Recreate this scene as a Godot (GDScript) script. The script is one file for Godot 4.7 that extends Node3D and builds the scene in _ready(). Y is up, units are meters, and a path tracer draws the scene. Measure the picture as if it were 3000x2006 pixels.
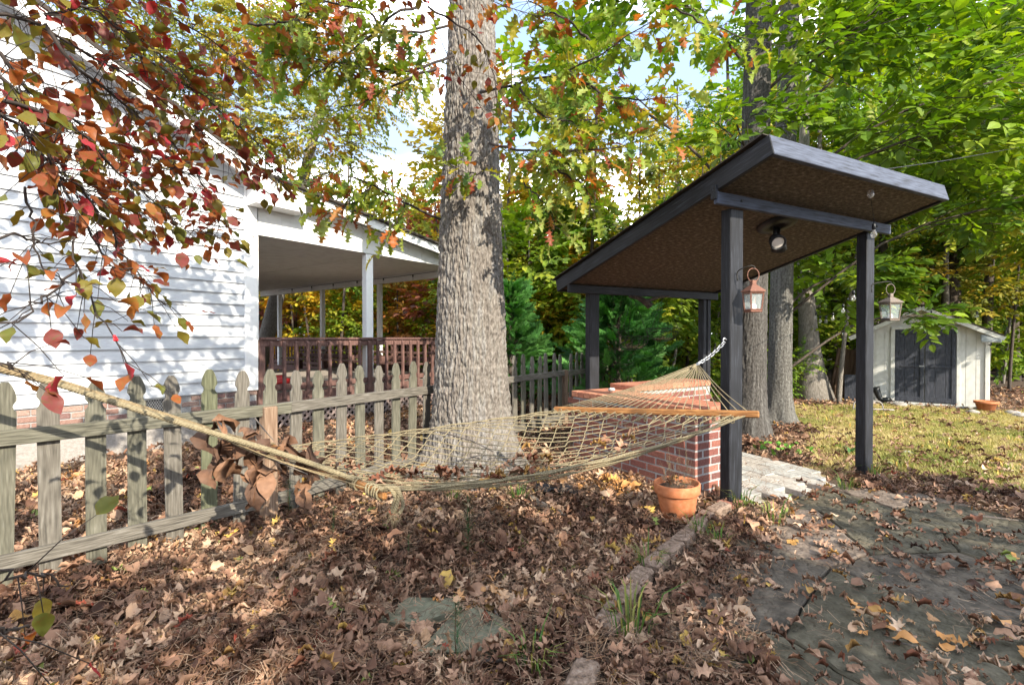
extends Node3D
# A back yard in autumn: picket fence, rope hammock, dark timber shelter over a brick counter, white house with porch, shed and woods.
# Plan coordinates: x to the right, z away from the camera (Godot -Z), metres. P() turns a pixel of the 3000 px photograph and a depth into a point.

var rng := RandomNumberGenerator.new()
var used := {}
var M := {}
var nz := FastNoiseLite.new()
const TOP := Vector3.UP

func V(x: float, h: float, z: float) -> Vector3:
	return Vector3(x, h, -z)

func P(px: float, py: float, z: float) -> Vector3:
	return Vector3((px - 1500.0) / 1400.0 * z, 1.3 - (py - 989.0) / 1400.0 * z, -z)

func Q(px: float, py: float, z: float) -> Vector3: # the same for a 2345 px wide view of it
	return P(px * 1.2793, py * 1.2793, z)

func rf(a: float, b: float) -> float:
	return rng.randf_range(a, b)

func rv(s: float) -> Vector3:
	return Vector3(rf(-s, s), rf(-s, s), rf(-s, s))

func gh(x: float, z: float) -> float: # height of the ground
	var s := clampf((0.65 * x + 0.75 * z - 6.5) / 6.0, 0.0, 1.0)
	s = s * s * (3.0 - 2.0 * s)
	var far := clampf((z - 12.0) / 25.0, 0.0, 1.0)
	return -0.2 * s + 0.9 * far * far + 0.018 * nz.get_noise_2d(x * 40.0, z * 40.0) * clampf((z - 1.0) * 0.5, 0.3, 1.0)

func G(x: float, z: float, up := 0.0) -> Vector3:
	return V(x, gh(x, z) + up, z)

# ------------------------------------------------------------------ nodes
func numbered(called: String, parent: Node) -> String:
	var key := str(parent.get_instance_id()) + called
	var n: int = used.get(key, 0)
	used[key] = n + 1
	return called if n == 0 else "%s_%03d" % [called, n]

func put(o: Node3D, called: String, parent: Node = null) -> Node3D:
	var p: Node = parent if parent else self
	o.name = numbered(called, p)
	p.add_child(o)
	return o

func tag(o: Node, label: String, category: String, group := "") -> Node:
	o.set_meta("label", label)
	o.set_meta("category", category)
	if group:
		o.set_meta("group", group)
	return o

func thing(called: String, label: String, category: String, at := Transform3D(), group := "") -> Node3D:
	var o := Node3D.new()
	o.transform = at
	put(o, called)
	tag(o, label, category, group)
	return o

func mk(called: String, mesh: Mesh, mat: Material, parent: Node = null, at := Transform3D()) -> MeshInstance3D:
	var o := MeshInstance3D.new()
	o.mesh = mesh
	o.material_override = mat
	o.transform = at
	put(o, called, parent)
	return o

func multi(called: String, mesh: Mesh, mat: Material, xf: Array, cols: Array, parent: Node = null) -> MultiMeshInstance3D:
	var mm := MultiMesh.new()
	mm.transform_format = MultiMesh.TRANSFORM_3D
	mm.use_colors = true
	mm.mesh = mesh
	mm.instance_count = xf.size()
	for i in xf.size():
		mm.set_instance_transform(i, xf[i])
		mm.set_instance_color(i, cols[i % cols.size()])
	var o := MultiMeshInstance3D.new()
	o.multimesh = mm
	o.material_override = mat
	put(o, called, parent)
	return o

func kind(o: Node, k: String) -> Node:
	o.set_meta("kind", k)
	return o

func xt(x: float, y: float, z: float, basis := Basis()) -> Transform3D:
	return Transform3D(basis, Vector3(x, y, z))

func along(dx: float, dz: float) -> Basis: # local x along the plan direction (dx, dz), y up, z = x cross y
	var a := Vector3(dx, 0, -dz).normalized()
	return Basis(a, TOP, a.cross(TOP))

func basis_x(dir: Vector3, up := TOP) -> Basis:
	var x := dir.normalized()
	if absf(x.dot(up)) > 0.98:
		up = Vector3(0.3, 0.2, 0.9)
	var z := x.cross(up).normalized()
	return Basis(x, z.cross(x), z)

# ------------------------------------------------------------------ shapes
func begin(smooth := false) -> SurfaceTool:
	var st := SurfaceTool.new()
	st.begin(Mesh.PRIMITIVE_TRIANGLES)
	st.set_smooth_group(0 if smooth else -1)
	return st

func done(st: SurfaceTool) -> ArrayMesh:
	st.generate_normals()
	return st.commit()

func face(st: SurfaceTool, p: Array, out: Vector3) -> void:
	for i in range(1, p.size() - 1):
		var a: Vector3 = p[0]
		var b: Vector3 = p[i]
		var c: Vector3 = p[i + 1]
		if (c - a).cross(b - a).dot(out) < 0.0:
			var t := b
			b = c
			c = t
		st.add_vertex(a)
		st.add_vertex(b)
		st.add_vertex(c)

func box(st: SurfaceTool, xf: Transform3D, s: Vector3, b := 0.004) -> void: # chamfered box round xf's origin
	var h := s * 0.5
	b = minf(b, minf(h.x, minf(h.y, h.z)) * 0.6)
	var v := func(sx: float, sy: float, sz: float, ax: int) -> Vector3:
		var p := Vector3(sx * h.x, sy * h.y, sz * h.z)
		for k in 3:
			if k != ax:
				p[k] -= signf(p[k]) * b
		return xf * p
	for ax in 3:
		var i := (ax + 1) % 3
		var j := (ax + 2) % 3
		for s0 in [-1.0, 1.0]:
			var q := []
			for c in [[-1.0, -1.0], [1.0, -1.0], [1.0, 1.0], [-1.0, 1.0]]:
				var g := Vector3()
				g[ax] = s0
				g[i] = c[0]
				g[j] = c[1]
				q.append(v.call(g.x, g.y, g.z, ax))
			var n := Vector3()
			n[ax] = s0
			face(st, q, xf.basis * n)
			for s1 in [-1.0, 1.0]: # edge between faces ax and i
				var e := []
				for s2 in [-1.0, 1.0]:
					var g2 := Vector3()
					g2[ax] = s0
					g2[i] = s1
					g2[j] = s2
					if s2 < 0.0:
						e.append(v.call(g2.x, g2.y, g2.z, ax))
						e.append(v.call(g2.x, g2.y, g2.z, i))
					else:
						e.append(v.call(g2.x, g2.y, g2.z, i))
						e.append(v.call(g2.x, g2.y, g2.z, ax))
				var n2 := Vector3()
				n2[ax] = s0
				n2[i] = s1
				face(st, e, xf.basis * n2)
	for sx in [-1.0, 1.0]:
		for sy in [-1.0, 1.0]:
			for sz in [-1.0, 1.0]:
				face(st, [v.call(sx, sy, sz, 0), v.call(sx, sy, sz, 1), v.call(sx, sy, sz, 2)], xf.basis * Vector3(sx, sy, sz))

var boards := {}
func board(s: Vector3, b := 0.004) -> ArrayMesh:
	var key := "%.4f %.4f %.4f %.4f" % [s.x, s.y, s.z, b]
	if not boards.has(key):
		var st := begin()
		box(st, Transform3D(), s, b)
		boards[key] = done(st)
	return boards[key]

func tube(st: SurfaceTool, pts: Array, r0: float, r1: float, sides := 6, flare := 0.0) -> void:
	var n := pts.size()
	var prev := []
	var up := Vector3(0.31, 0.2, 0.93)
	for i in n:
		var d: Vector3 = (pts[mini(i + 1, n - 1)] - pts[maxi(i - 1, 0)])
		if d.length() < 1e-6:
			d = TOP
		d = d.normalized()
		var u := d.cross(up)
		if u.length() < 0.1:
			u = d.cross(Vector3(0.9, 0.3, -0.3))
		u = u.normalized()
		up = u.cross(d)
		var w := d.cross(u)
		var k := float(i) / maxf(n - 1, 1)
		var r := lerpf(r0, r1, k) + flare * pow(1.0 - k, 12.0)
		var ring := []
		for j in sides:
			var a := TAU * j / sides
			ring.append(pts[i] + (u * cos(a) + w * sin(a)) * r)
		if i > 0:
			var c: Vector3 = (pts[i] + pts[i - 1]) * 0.5
			for j in sides:
				var j2 := (j + 1) % sides
				face(st, [prev[j], prev[j2], ring[j2], ring[j]], (prev[j] + ring[j2]) * 0.5 - c)
		else:
			face(st, ring, -d)
		if i == n - 1:
			face(st, ring, d)
		prev = ring

func rod(pts: Array, r0: float, r1 := -1.0, sides := 6) -> ArrayMesh:
	var st := begin(true)
	tube(st, pts, r0, r0 if r1 < 0.0 else r1, sides)
	return done(st)

func twist(st: SurfaceTool, pts: Array, big: float, small: float, pitch: float, strands := 3, sides := 5) -> void: # laid rope
	var c := curve(pts)
	var l := c.get_baked_length()
	var n := int(ceil(l / pitch * 7.0))
	for s in strands:
		var path := []
		for i in n + 1:
			var d := l * i / n
			var p := c.sample_baked(d, true)
			var t := (c.sample_baked(minf(d + 0.01, l), true) - c.sample_baked(maxf(d - 0.01, 0.0), true)).normalized()
			var u := t.cross(TOP).normalized()
			var w := u.cross(t)
			var a := TAU * (d / pitch + float(s) / strands)
			path.append(p + (u * cos(a) + w * sin(a)) * big)
		tube(st, path, small, small, sides)

func curve(pts: Array) -> Curve3D:
	var c := Curve3D.new()
	c.bake_interval = 0.02
	for i in pts.size():
		var t: Vector3 = (pts[mini(i + 1, pts.size() - 1)] - pts[maxi(i - 1, 0)]) / 6.0
		c.add_point(pts[i], -t, t)
	return c

func smooth(pts: Array, n: int) -> Array:
	var c := curve(pts)
	var out := []
	for i in n + 1:
		out.append(c.sample_baked(c.get_baked_length() * i / n, true))
	return out

func lathe(st: SurfaceTool, prof: Array, sides := 32, xf := Transform3D()) -> void: # prof: Vector2(radius, height) from the outside bottom round
	for i in prof.size() - 1:
		var p: Vector2 = prof[i]
		var q: Vector2 = prof[i + 1]
		var n2 := Vector2(q.y - p.y, -(q.x - p.x))
		for j in sides:
			var a := TAU * j / sides
			var b := TAU * (j + 1) / sides
			var m := (a + b) * 0.5
			var A := Vector3(cos(a), 0, sin(a))
			var B := Vector3(cos(b), 0, sin(b))
			var pts := [xf * (A * p.x + TOP * p.y), xf * (B * p.x + TOP * p.y), xf * (B * q.x + TOP * q.y), xf * (A * q.x + TOP * q.y)]
			if p.x < 1e-5:
				pts.remove_at(1)
			elif q.x < 1e-5:
				pts.remove_at(3)
			face(st, pts, xf.basis * Vector3(cos(m) * n2.x, n2.y, sin(m) * n2.x))

func prism(st: SurfaceTool, poly: PackedVector2Array, t: float, xf := Transform3D()) -> void: # outline in local xy, thickness t along z
	var idx := Geometry2D.triangulate_polygon(poly)
	for s in [-0.5, 0.5]:
		for k in range(0, idx.size(), 3):
			var f := []
			for m in 3:
				f.append(xf * Vector3(poly[idx[k + m]].x, poly[idx[k + m]].y, s * t))
			face(st, f, xf.basis * Vector3(0, 0, s))
	var cw := Geometry2D.is_polygon_clockwise(poly)
	for i in poly.size():
		var p := poly[i]
		var q := poly[(i + 1) % poly.size()]
		var o := Vector3(q.y - p.y, p.x - q.x, 0) * (-1.0 if cw else 1.0)
		face(st, [xf * Vector3(p.x, p.y, -t / 2), xf * Vector3(q.x, q.y, -t / 2), xf * Vector3(q.x, q.y, t / 2), xf * Vector3(p.x, p.y, t / 2)], xf.basis * o)

# a leaf along +x, upper side +y; half-widths w[] at equal steps, folded along its rib, curled along its length, rolled at its edges
func leaf(st: SurfaceTool, w: Array, l: float, fold: float, curl: float, roll: float, wave: float, xf := Transform3D(), tint := Color.WHITE) -> void:
	var n := w.size()
	var rib := []
	var lft := []
	var rgt := []
	var p := Vector3.ZERO
	var a := -curl * 0.5
	for i in n:
		var d := Vector3(cos(a), sin(a), 0)
		var nrm := Vector3(-sin(a), cos(a), 0)
		rib.append(p)
		var ww: float = w[i]
		var e := fold + roll * ww / maxf(l, 0.001)
		var jl := sin(i * 2.1) * wave
		var jr := cos(i * 1.7 + 1.0) * wave
		lft.append(p + Vector3(0, 0, -ww * cos(e)) + nrm * (ww * sin(e) + jl))
		rgt.append(p + Vector3(0, 0, ww * cos(e)) + nrm * (ww * sin(e) + jr))
		p += d * (l / (n - 1))
		a += curl / (n - 1)
	st.set_color(tint)
	for i in n - 1:
		for side in 2:
			var q: Array = lft if side == 0 else rgt
			var f := [rib[i], rib[i + 1], q[i + 1], q[i]]
			if w[i] < 1e-5:
				f = [rib[i], rib[i + 1], q[i + 1]]
			elif w[i + 1] < 1e-5:
				f = [rib[i], rib[i + 1], q[i]]
			for k in f.size():
				f[k] = xf * f[k]
			face(st, f, xf.basis.y)

const OVATE := [0.0, 0.2, 0.29, 0.3, 0.24, 0.13, 0.0]
const OVATE4 := [0.0, 0.26, 0.3, 0.16, 0.0]
const ROUND := [0.0, 0.27, 0.36, 0.37, 0.3, 0.15, 0.0]
const OAK := [0.012, 0.012, 0.09, 0.25, 0.09, 0.11, 0.37, 0.13, 0.13, 0.34, 0.11, 0.09, 0.18, 0.04, 0.0]
const OAKW := [0.012, 0.02, 0.1, 0.2, 0.08, 0.15, 0.33, 0.11, 0.2, 0.3, 0.1, 0.16, 0.06, 0.0]

func widths(w: Array, l: float) -> Array:
	var o := []
	for x in w:
		o.append(x * l)
	return o

func leaf_mesh(w: Array, l: float, fold: float, curl: float, roll: float, wave := 0.0) -> ArrayMesh:
	var st := begin(true)
	leaf(st, widths(w, l), l, fold, curl, roll, wave)
	return done(st)

func sprig(n: int, l: float, ll: float, w: Array, droop: float, twig: bool) -> ArrayMesh: # a shoot along +x with n leaves
	var st := begin()
	for i in n:
		var k := (i + 0.6) / n
		var side := 1.0 if i % 2 == 0 else -1.0
		var yaw := side * rf(0.5, 1.25) if i < n - 1 else 0.1
		var bas := Basis(TOP, -yaw) * Basis(Vector3(0, 0, 1), -rf(0.0, droop)) * Basis(Vector3(1, 0, 0), rf(-0.7, 0.7))
		var f := rf(0.72, 1.2)
		var s := ll * rf(0.7, 1.15)
		leaf(st, widths(w, s), s, rf(0.1, 0.45), rf(-0.9, 0.3), 0.0, 0.0, Transform3D(bas, Vector3(l * k, rf(-0.02, 0.02), 0.0)), Color(f * rf(0.9, 1.12), f, f * rf(0.8, 1.1)))
	if twig:
		st.set_color(Color(0.25, 0.2, 0.3))
		tube(st, [Vector3(-0.05, 0, 0), Vector3(l, 0, 0)], 0.004, 0.002, 3)
	return done(st)

# ------------------------------------------------------------------ materials
func noise_tex(seed_: int, freq: float, oct: int, cols: Array, type := FastNoiseLite.TYPE_SIMPLEX_SMOOTH, size := 512, fractal := FastNoiseLite.FRACTAL_FBM) -> NoiseTexture2D:
	var n := FastNoiseLite.new()
	n.seed = seed_
	n.noise_type = type
	n.frequency = freq
	n.fractal_type = fractal
	n.fractal_octaves = oct
	var t := NoiseTexture2D.new()
	t.width = size
	t.height = size
	t.seamless = true
	t.noise = n
	var g := Gradient.new()
	var off := PackedFloat32Array()
	var cc := PackedColorArray()
	for i in cols.size():
		off.append(float(i) / (cols.size() - 1))
		cc.append((cols[i] as Color).linear_to_srgb())
	g.offsets = off
	g.colors = cc
	t.color_ramp = g
	return t

func lin(r: float, g: float, b: float) -> Color: # a linear base colour as albedo_color wants it
	return Color(r, g, b).linear_to_srgb()

func mat(called: String, c: Color, rough := 0.85) -> StandardMaterial3D:
	var m := StandardMaterial3D.new()
	m.resource_name = called
	m.albedo_color = c
	m.roughness = rough
	m.metallic_specular = 0.4
	M[called] = m
	return m

func tri(m: StandardMaterial3D, tex: Texture2D, scale: Vector3, world := true) -> StandardMaterial3D:
	m.albedo_texture = tex
	m.uv1_triplanar = true
	m.uv1_world_triplanar = world
	m.uv1_scale = scale
	return m

func bump(m: StandardMaterial3D, tex: Texture2D, cm: float) -> StandardMaterial3D:
	m.heightmap_enabled = true
	m.heightmap_texture = tex
	m.heightmap_scale = cm
	return m

func tinted(called: String, rough := 0.8, back := Color.BLACK) -> StandardMaterial3D:
	var m := mat(called, Color.WHITE, rough)
	m.vertex_color_use_as_albedo = true
	if back != Color.BLACK:
		m.backlight_enabled = true
		m.backlight = back
	return m

func greys(a: float, b: float, c: float) -> Array:
	return [Color(a, a, a), Color(b, b, b), Color(c, c, c)]

func materials() -> void:
	var hf := noise_tex(3, 0.03, 4, greys(0.0, 0.5, 1.0))
	var fine := noise_tex(4, 0.12, 3, greys(0.0, 0.5, 1.0))
	var ridge := noise_tex(5, 0.02, 4, greys(0.0, 0.5, 1.0), FastNoiseLite.TYPE_SIMPLEX, 512, FastNoiseLite.FRACTAL_RIDGED)
	M.hf = hf
	var fence_t := [
		noise_tex(11, 0.014, 5, [Color(0.04, 0.04, 0.032), Color(0.084, 0.08, 0.0608), Color(0.132, 0.1256, 0.096), Color(0.208, 0.2, 0.168)]),
		noise_tex(12, 0.014, 5, [Color(0.036, 0.04, 0.0256), Color(0.072, 0.0752, 0.0448), Color(0.112, 0.116, 0.0704), Color(0.168, 0.176, 0.124)]),
		noise_tex(13, 0.014, 5, [Color(0.036, 0.0336, 0.0304), Color(0.092, 0.0824, 0.0688), Color(0.148, 0.1344, 0.1144), Color(0.232, 0.22, 0.2)])]
	for i in 3:
		bump(tri(mat("fence_wood_%d" % i, Color.WHITE, 0.9), fence_t[i], Vector3(11, 0.7, 11)), fence_t[i], 0.5)
		bump(tri(mat("rail_wood_%d" % i, Color.WHITE, 0.9), fence_t[i], Vector3(0.7, 11, 11), false), fence_t[i], 0.5)
	var post_t := noise_tex(14, 0.014, 5, [Color(0.06, 0.035, 0.022), Color(0.16, 0.1, 0.065), Color(0.24, 0.165, 0.115), Color(0.34, 0.26, 0.2)])
	bump(tri(mat("post_wood", Color.WHITE, 0.9), post_t, Vector3(11, 0.6, 11)), post_t, 0.5)
	var black_t := noise_tex(15, 0.013, 5, [Color(0.005, 0.005, 0.006), Color(0.009, 0.0095, 0.012), Color(0.016, 0.017, 0.022), Color(0.05, 0.055, 0.07)])
	bump(tri(mat("black_post", Color.WHITE, 0.6), black_t, Vector3(9, 0.5, 9)), black_t, 0.5)
	bump(tri(mat("black_board", Color.WHITE, 0.6), black_t, Vector3(0.5, 9, 9), false), black_t, 0.4)
	var blue_t := noise_tex(16, 0.013, 5, [Color(0.014, 0.015, 0.02), Color(0.045, 0.053, 0.078), Color(0.062, 0.073, 0.105), Color(0.09, 0.105, 0.145)])
	bump(tri(mat("worn_board", Color.WHITE, 0.75), blue_t, Vector3(0.6, 7, 7), false), blue_t, 0.3)
	var osb := noise_tex(17, 0.05, 3, [Color(0.018, 0.014, 0.01), Color(0.075, 0.058, 0.042), Color(0.115, 0.092, 0.068), Color(0.26, 0.215, 0.165)], FastNoiseLite.TYPE_CELLULAR, 512)
	bump(tri(mat("soffit_board", Color.WHITE, 0.9), osb, Vector3(0.8, 1.4, 1.7), false), osb, 0.5)
	var sh := noise_tex(18, 0.08, 3, [Color(0.02, 0.016, 0.013), Color(0.045, 0.036, 0.03), Color(0.09, 0.075, 0.062)])
	bump(tri(mat("shingle", Color.WHITE, 0.95), sh, Vector3(3, 3, 3)), sh, 0.6)
	var sid := noise_tex(19, 0.02, 4, greys(0.48, 0.6, 0.64))
	bump(tri(mat("siding", lin(0.85, 0.88, 0.93), 0.55), sid, Vector3(0.9, 9, 9), false), sid, 0.35)
	tri(mat("white_trim", lin(0.93, 0.93, 0.93), 0.5), noise_tex(20, 0.02, 4, greys(0.76, 0.84, 0.86)), Vector3(1.2, 1.2, 1.2))
	mat("white_plain", lin(0.78, 0.78, 0.78), 0.5)
	tri(mat("ceiling", lin(1.0, 1.0, 1.0), 0.8), noise_tex(21, 0.012, 4, [Color(0.7, 0.68, 0.66), Color(0.8, 0.785, 0.77), Color(0.84, 0.83, 0.81)]), Vector3(0.7, 0.7, 0.7))
	var deck_t := noise_tex(22, 0.013, 5, [Color(0.05, 0.026, 0.022), Color(0.105, 0.055, 0.047), Color(0.15, 0.082, 0.07), Color(0.2, 0.125, 0.11)])
	tri(mat("deck_wood", Color.WHITE, 0.75), deck_t, Vector3(7, 1.0, 7))
	tri(mat("lattice_wood", lin(1.15, 1.2, 1.25), 0.85), noise_tex(23, 0.013, 5, [Color(0.09, 0.06, 0.052), Color(0.19, 0.14, 0.125), Color(0.27, 0.205, 0.185)]), Vector3(4, 4, 4))
	tri(mat("deck_floor", Color.WHITE, 0.8), noise_tex(24, 0.02, 4, [Color(0.17, 0.14, 0.12), Color(0.3, 0.26, 0.23), Color(0.42, 0.38, 0.34)]), Vector3(1, 1, 8), false)
	var bt := [[Color(0.1462, 0.0504, 0.0375), Color(0.2322, 0.08736, 0.0625), Color(0.2924, 0.1344, 0.1063)], [Color(0.1118, 0.0392, 0.03375), Color(0.1806, 0.06496, 0.0525), Color(0.2408, 0.112, 0.09375)],
		[Color(0.172, 0.0672, 0.05), Color(0.2838, 0.1176, 0.085), Color(0.3612, 0.2016, 0.1625)], [Color(0.086, 0.03584, 0.0325), Color(0.1376, 0.056, 0.0475), Color(0.2322, 0.1232, 0.1125)]]
	for i in 4:
		var t := noise_tex(30 + i, 0.05, 4, bt[i], FastNoiseLite.TYPE_SIMPLEX_SMOOTH, 256)
		bump(tri(mat("brick_%d" % i, Color.WHITE, 0.9), t, Vector3(4, 4, 4)), fine, 0.25)
		bump(tri(mat("house_brick_%d" % i, lin(1.05, 1.65, 1.85), 0.9), t, Vector3(4, 4, 4)), fine, 0.25)
	for i in 2:
		var t2 := noise_tex(36 + i, 0.03, 4, [[Color(0.3, 0.11, 0.06), Color(0.43, 0.18, 0.11), Color(0.52, 0.27, 0.18)], [Color(0.24, 0.085, 0.05), Color(0.37, 0.145, 0.09), Color(0.46, 0.22, 0.15)]][i], FastNoiseLite.TYPE_SIMPLEX_SMOOTH, 256)
		bump(tri(mat("cap_brick_%d" % i, Color.WHITE, 0.85), t2, Vector3(3, 3, 3)), fine, 0.2)
	var mo := noise_tex(40, 0.04, 4, [Color(0.22, 0.215, 0.21), Color(0.34, 0.335, 0.33), Color(0.56, 0.56, 0.56)])
	bump(tri(mat("mortar", Color.WHITE, 0.95), mo, Vector3(5, 5, 5)), fine, 0.5)
	var pg := noise_tex(41, 0.03, 5, [Color(0.2, 0.18, 0.165), Color(0.3, 0.275, 0.255), Color(0.38, 0.355, 0.335)])
	bump(tri(mat("parging", Color.WHITE, 0.95), pg, Vector3(2, 2, 2)), fine, 0.5)
	var tc := noise_tex(42, 0.012, 4, [Color(0.25, 0.08, 0.035), Color(0.4, 0.135, 0.055), Color(0.46, 0.17, 0.075), Color(0.5, 0.24, 0.14)])
	tri(mat("terracotta", Color.WHITE, 0.8), tc, Vector3(3, 3, 3))
	for i in 3:
		var ft := noise_tex(44 + i, 0.012, 5, [[Color(0.03226, 0.02595, 0.02016), Color(0.0629, 0.05113, 0.03888), Color(0.09677, 0.07861, 0.06048), Color(0.1452, 0.1183, 0.09)], [Color(0.03468, 0.02976, 0.01872), Color(0.06048, 0.05266, 0.03456), Color(0.09274, 0.08014, 0.05472), Color(0.1371, 0.1183, 0.0828)],
			[Color(0.05645, 0.04198, 0.0324), Color(0.1129, 0.08548, 0.06624), Color(0.1613, 0.1236, 0.0972), Color(0.2258, 0.1794, 0.144)]][i])
		bump(tri(mat("flagstone_%d" % i, Color.WHITE, 0.85), ft, Vector3(1.1, 1.1, 1.1)), hf, 1.2)
	for i in 2:
		var pt := noise_tex(48 + i, 0.02, 5, [[Color(0.26, 0.25, 0.23), Color(0.38, 0.37, 0.34), Color(0.48, 0.47, 0.44)], [Color(0.3, 0.27, 0.23), Color(0.42, 0.385, 0.34), Color(0.52, 0.48, 0.43)]][i])
		bump(tri(mat("paver_%d" % i, Color.WHITE, 0.85), pt, Vector3(2, 2, 2)), fine, 0.4)
	tri(mat("pale_stone", Color.WHITE, 0.9), noise_tex(50, 0.02, 5, [Color(0.35, 0.35, 0.34), Color(0.5, 0.5, 0.49), Color(0.62, 0.62, 0.61)]), Vector3(2, 2, 2))
	bump(tri(mat("edging_brick", Color.WHITE, 0.95), noise_tex(51, 0.02, 5, [Color(0.07, 0.05, 0.038), Color(0.16, 0.11, 0.08), Color(0.24, 0.17, 0.13), Color(0.3, 0.24, 0.19)]), Vector3(2.5, 2.5, 2.5)), hf, 0.8)
	bump(tri(mat("slate", Color.WHITE, 0.8), noise_tex(52, 0.02, 5, [Color(0.085, 0.085, 0.056), Color(0.14, 0.14, 0.096), Color(0.18, 0.178, 0.128)]), Vector3(2, 2, 2)), hf, 0.4)
	tri(mat("soil", Color.WHITE, 0.98), noise_tex(53, 0.03, 5, [Color(0.03, 0.02, 0.014), Color(0.075, 0.048, 0.033), Color(0.13, 0.085, 0.06)]), Vector3(0.8, 0.8, 0.8))
	tri(mat("lawn_soil", Color.WHITE, 0.98), noise_tex(54, 0.02, 5, [Color(0.2, 0.16, 0.07), Color(0.33, 0.25, 0.12), Color(0.4, 0.3, 0.16)]), Vector3(0.7, 0.7, 0.7))
	var bk := noise_tex(55, 0.02, 5, [Color(0.045, 0.04, 0.037), Color(0.12, 0.11, 0.103), Color(0.2, 0.189, 0.18), Color(0.33, 0.315, 0.305)])
	M.bark_h = ridge
	bump(tri(mat("bark", Color.WHITE, 0.95), bk, Vector3(4, 1.7, 4)), bk, 2.0)
	M.bark.vertex_color_use_as_albedo = true
	var dk := noise_tex(56, 0.02, 4, [Color(0.022, 0.017, 0.013), Color(0.062, 0.048, 0.038), Color(0.12, 0.096, 0.078)])
	bump(tri(mat("dark_bark", Color.WHITE, 0.95), dk, Vector3(4, 0.8, 4)), dk, 2.0)
	var gk := noise_tex(57, 0.02, 4, [Color(0.06, 0.053, 0.045), Color(0.17, 0.15, 0.13), Color(0.3, 0.275, 0.25)])
	bump(tri(mat("grey_bark", Color.WHITE, 0.95), gk, Vector3(4, 0.8, 4)), gk, 2.0)
	mat("twig", lin(0.035, 0.026, 0.022), 0.8)
	mat("grey_twig", lin(0.13, 0.11, 0.095), 0.9)
	tinted("foliage", 0.5, Color(0.9, 0.95, 0.4))
	tinted("foliage_warm", 0.55, Color(0.95, 0.88, 0.5))
	tinted("dry_leaf", 0.75, Color(0.2, 0.17, 0.13))
	tinted("grass", 0.7, Color(0.6, 0.6, 0.25))
	tinted("needles", 0.6, Color(0.7, 0.85, 0.4))
	tinted("tint", 0.8)
	var rt := noise_tex(58, 0.05, 3, [Color(0.1, 0.08, 0.048), Color(0.2, 0.165, 0.1), Color(0.31, 0.26, 0.17)])
	tri(mat("rope", Color.WHITE, 0.9), rt, Vector3(3, 3, 3))
	tri(mat("old_rope", Color.WHITE, 0.95), noise_tex(59, 0.05, 3, [Color(0.09, 0.06, 0.035), Color(0.2, 0.15, 0.085), Color(0.3, 0.24, 0.14)]), Vector3(3, 3, 3))
	var barw := noise_tex(60, 0.013, 5, [Color(0.05, 0.025, 0.012), Color(0.2, 0.085, 0.028), Color(0.3, 0.14, 0.045), Color(0.36, 0.2, 0.09)])
	tri(mat("bar_wood", Color.WHITE, 0.5), barw, Vector3(1.2, 14, 14), false)
	mat("zinc", lin(0.42, 0.43, 0.45), 0.4).metallic = 0.85
	mat("black_metal", lin(0.015, 0.015, 0.017), 0.5)
	mat("iron", lin(0.035, 0.033, 0.03), 0.6).metallic = 0.5
	tri(mat("copper", Color.WHITE, 0.6), noise_tex(61, 0.03, 4, [Color(0.09, 0.04, 0.028), Color(0.19, 0.085, 0.058), Color(0.27, 0.16, 0.125)]), Vector3(8, 8, 8)).metallic = 0.3
	tri(mat("old_copper", Color.WHITE, 0.6), noise_tex(62, 0.03, 4, [Color(0.08, 0.08, 0.075), Color(0.17, 0.15, 0.13), Color(0.3, 0.15, 0.1)]), Vector3(8, 8, 8)).metallic = 0.3
	var gl := mat("glass", Color(1, 1, 1, 0.08), 0.05)
	gl.transparency = BaseMaterial3D.TRANSPARENCY_ALPHA
	var gl2 := mat("dusty_glass", Color(0.85, 0.9, 0.9, 0.2), 0.1)
	gl2.transparency = BaseMaterial3D.TRANSPARENCY_ALPHA
	mat("wire", lin(0.012, 0.012, 0.014), 0.6)
	mat("lamp_face", lin(0.6, 0.55, 0.5), 0.3)
	tri(mat("shed_panel", lin(1, 1, 1), 0.75), noise_tex(63, 0.02, 4, [Color(0.42, 0.42, 0.385), Color(0.54, 0.54, 0.51), Color(0.61, 0.61, 0.58)]), Vector3(1, 0.6, 1))
	tri(mat("shed_door", Color.WHITE, 0.7), noise_tex(64, 0.02, 4, [Color(0.018, 0.02, 0.027), Color(0.036, 0.04, 0.053), Color(0.085, 0.09, 0.11)]), Vector3(4, 0.7, 4))
	mat("rubber", lin(0.012, 0.014, 0.016), 0.4)
	mat("solar_cell", lin(0.3, 0.32, 0.33), 0.15)
	mat("rusty_sheet", lin(0.09, 0.055, 0.035), 0.8)
	mat("red_plastic", lin(0.4, 0.02, 0.02), 0.4)
	tri(mat("black_cloth", Color.WHITE, 0.7), noise_tex(65, 0.03, 4, [Color(0.008, 0.008, 0.01), Color(0.02, 0.02, 0.024), Color(0.04, 0.04, 0.045)]), Vector3(3, 3, 3))
	tri(mat("dead_wood", Color.WHITE, 0.95), noise_tex(66, 0.014, 4, [Color(0.08, 0.06, 0.045), Color(0.2, 0.16, 0.125), Color(0.34, 0.29, 0.24)]), Vector3(6, 6, 6))
	mat("berry", lin(0.55, 0.012, 0.02), 0.3)

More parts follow.
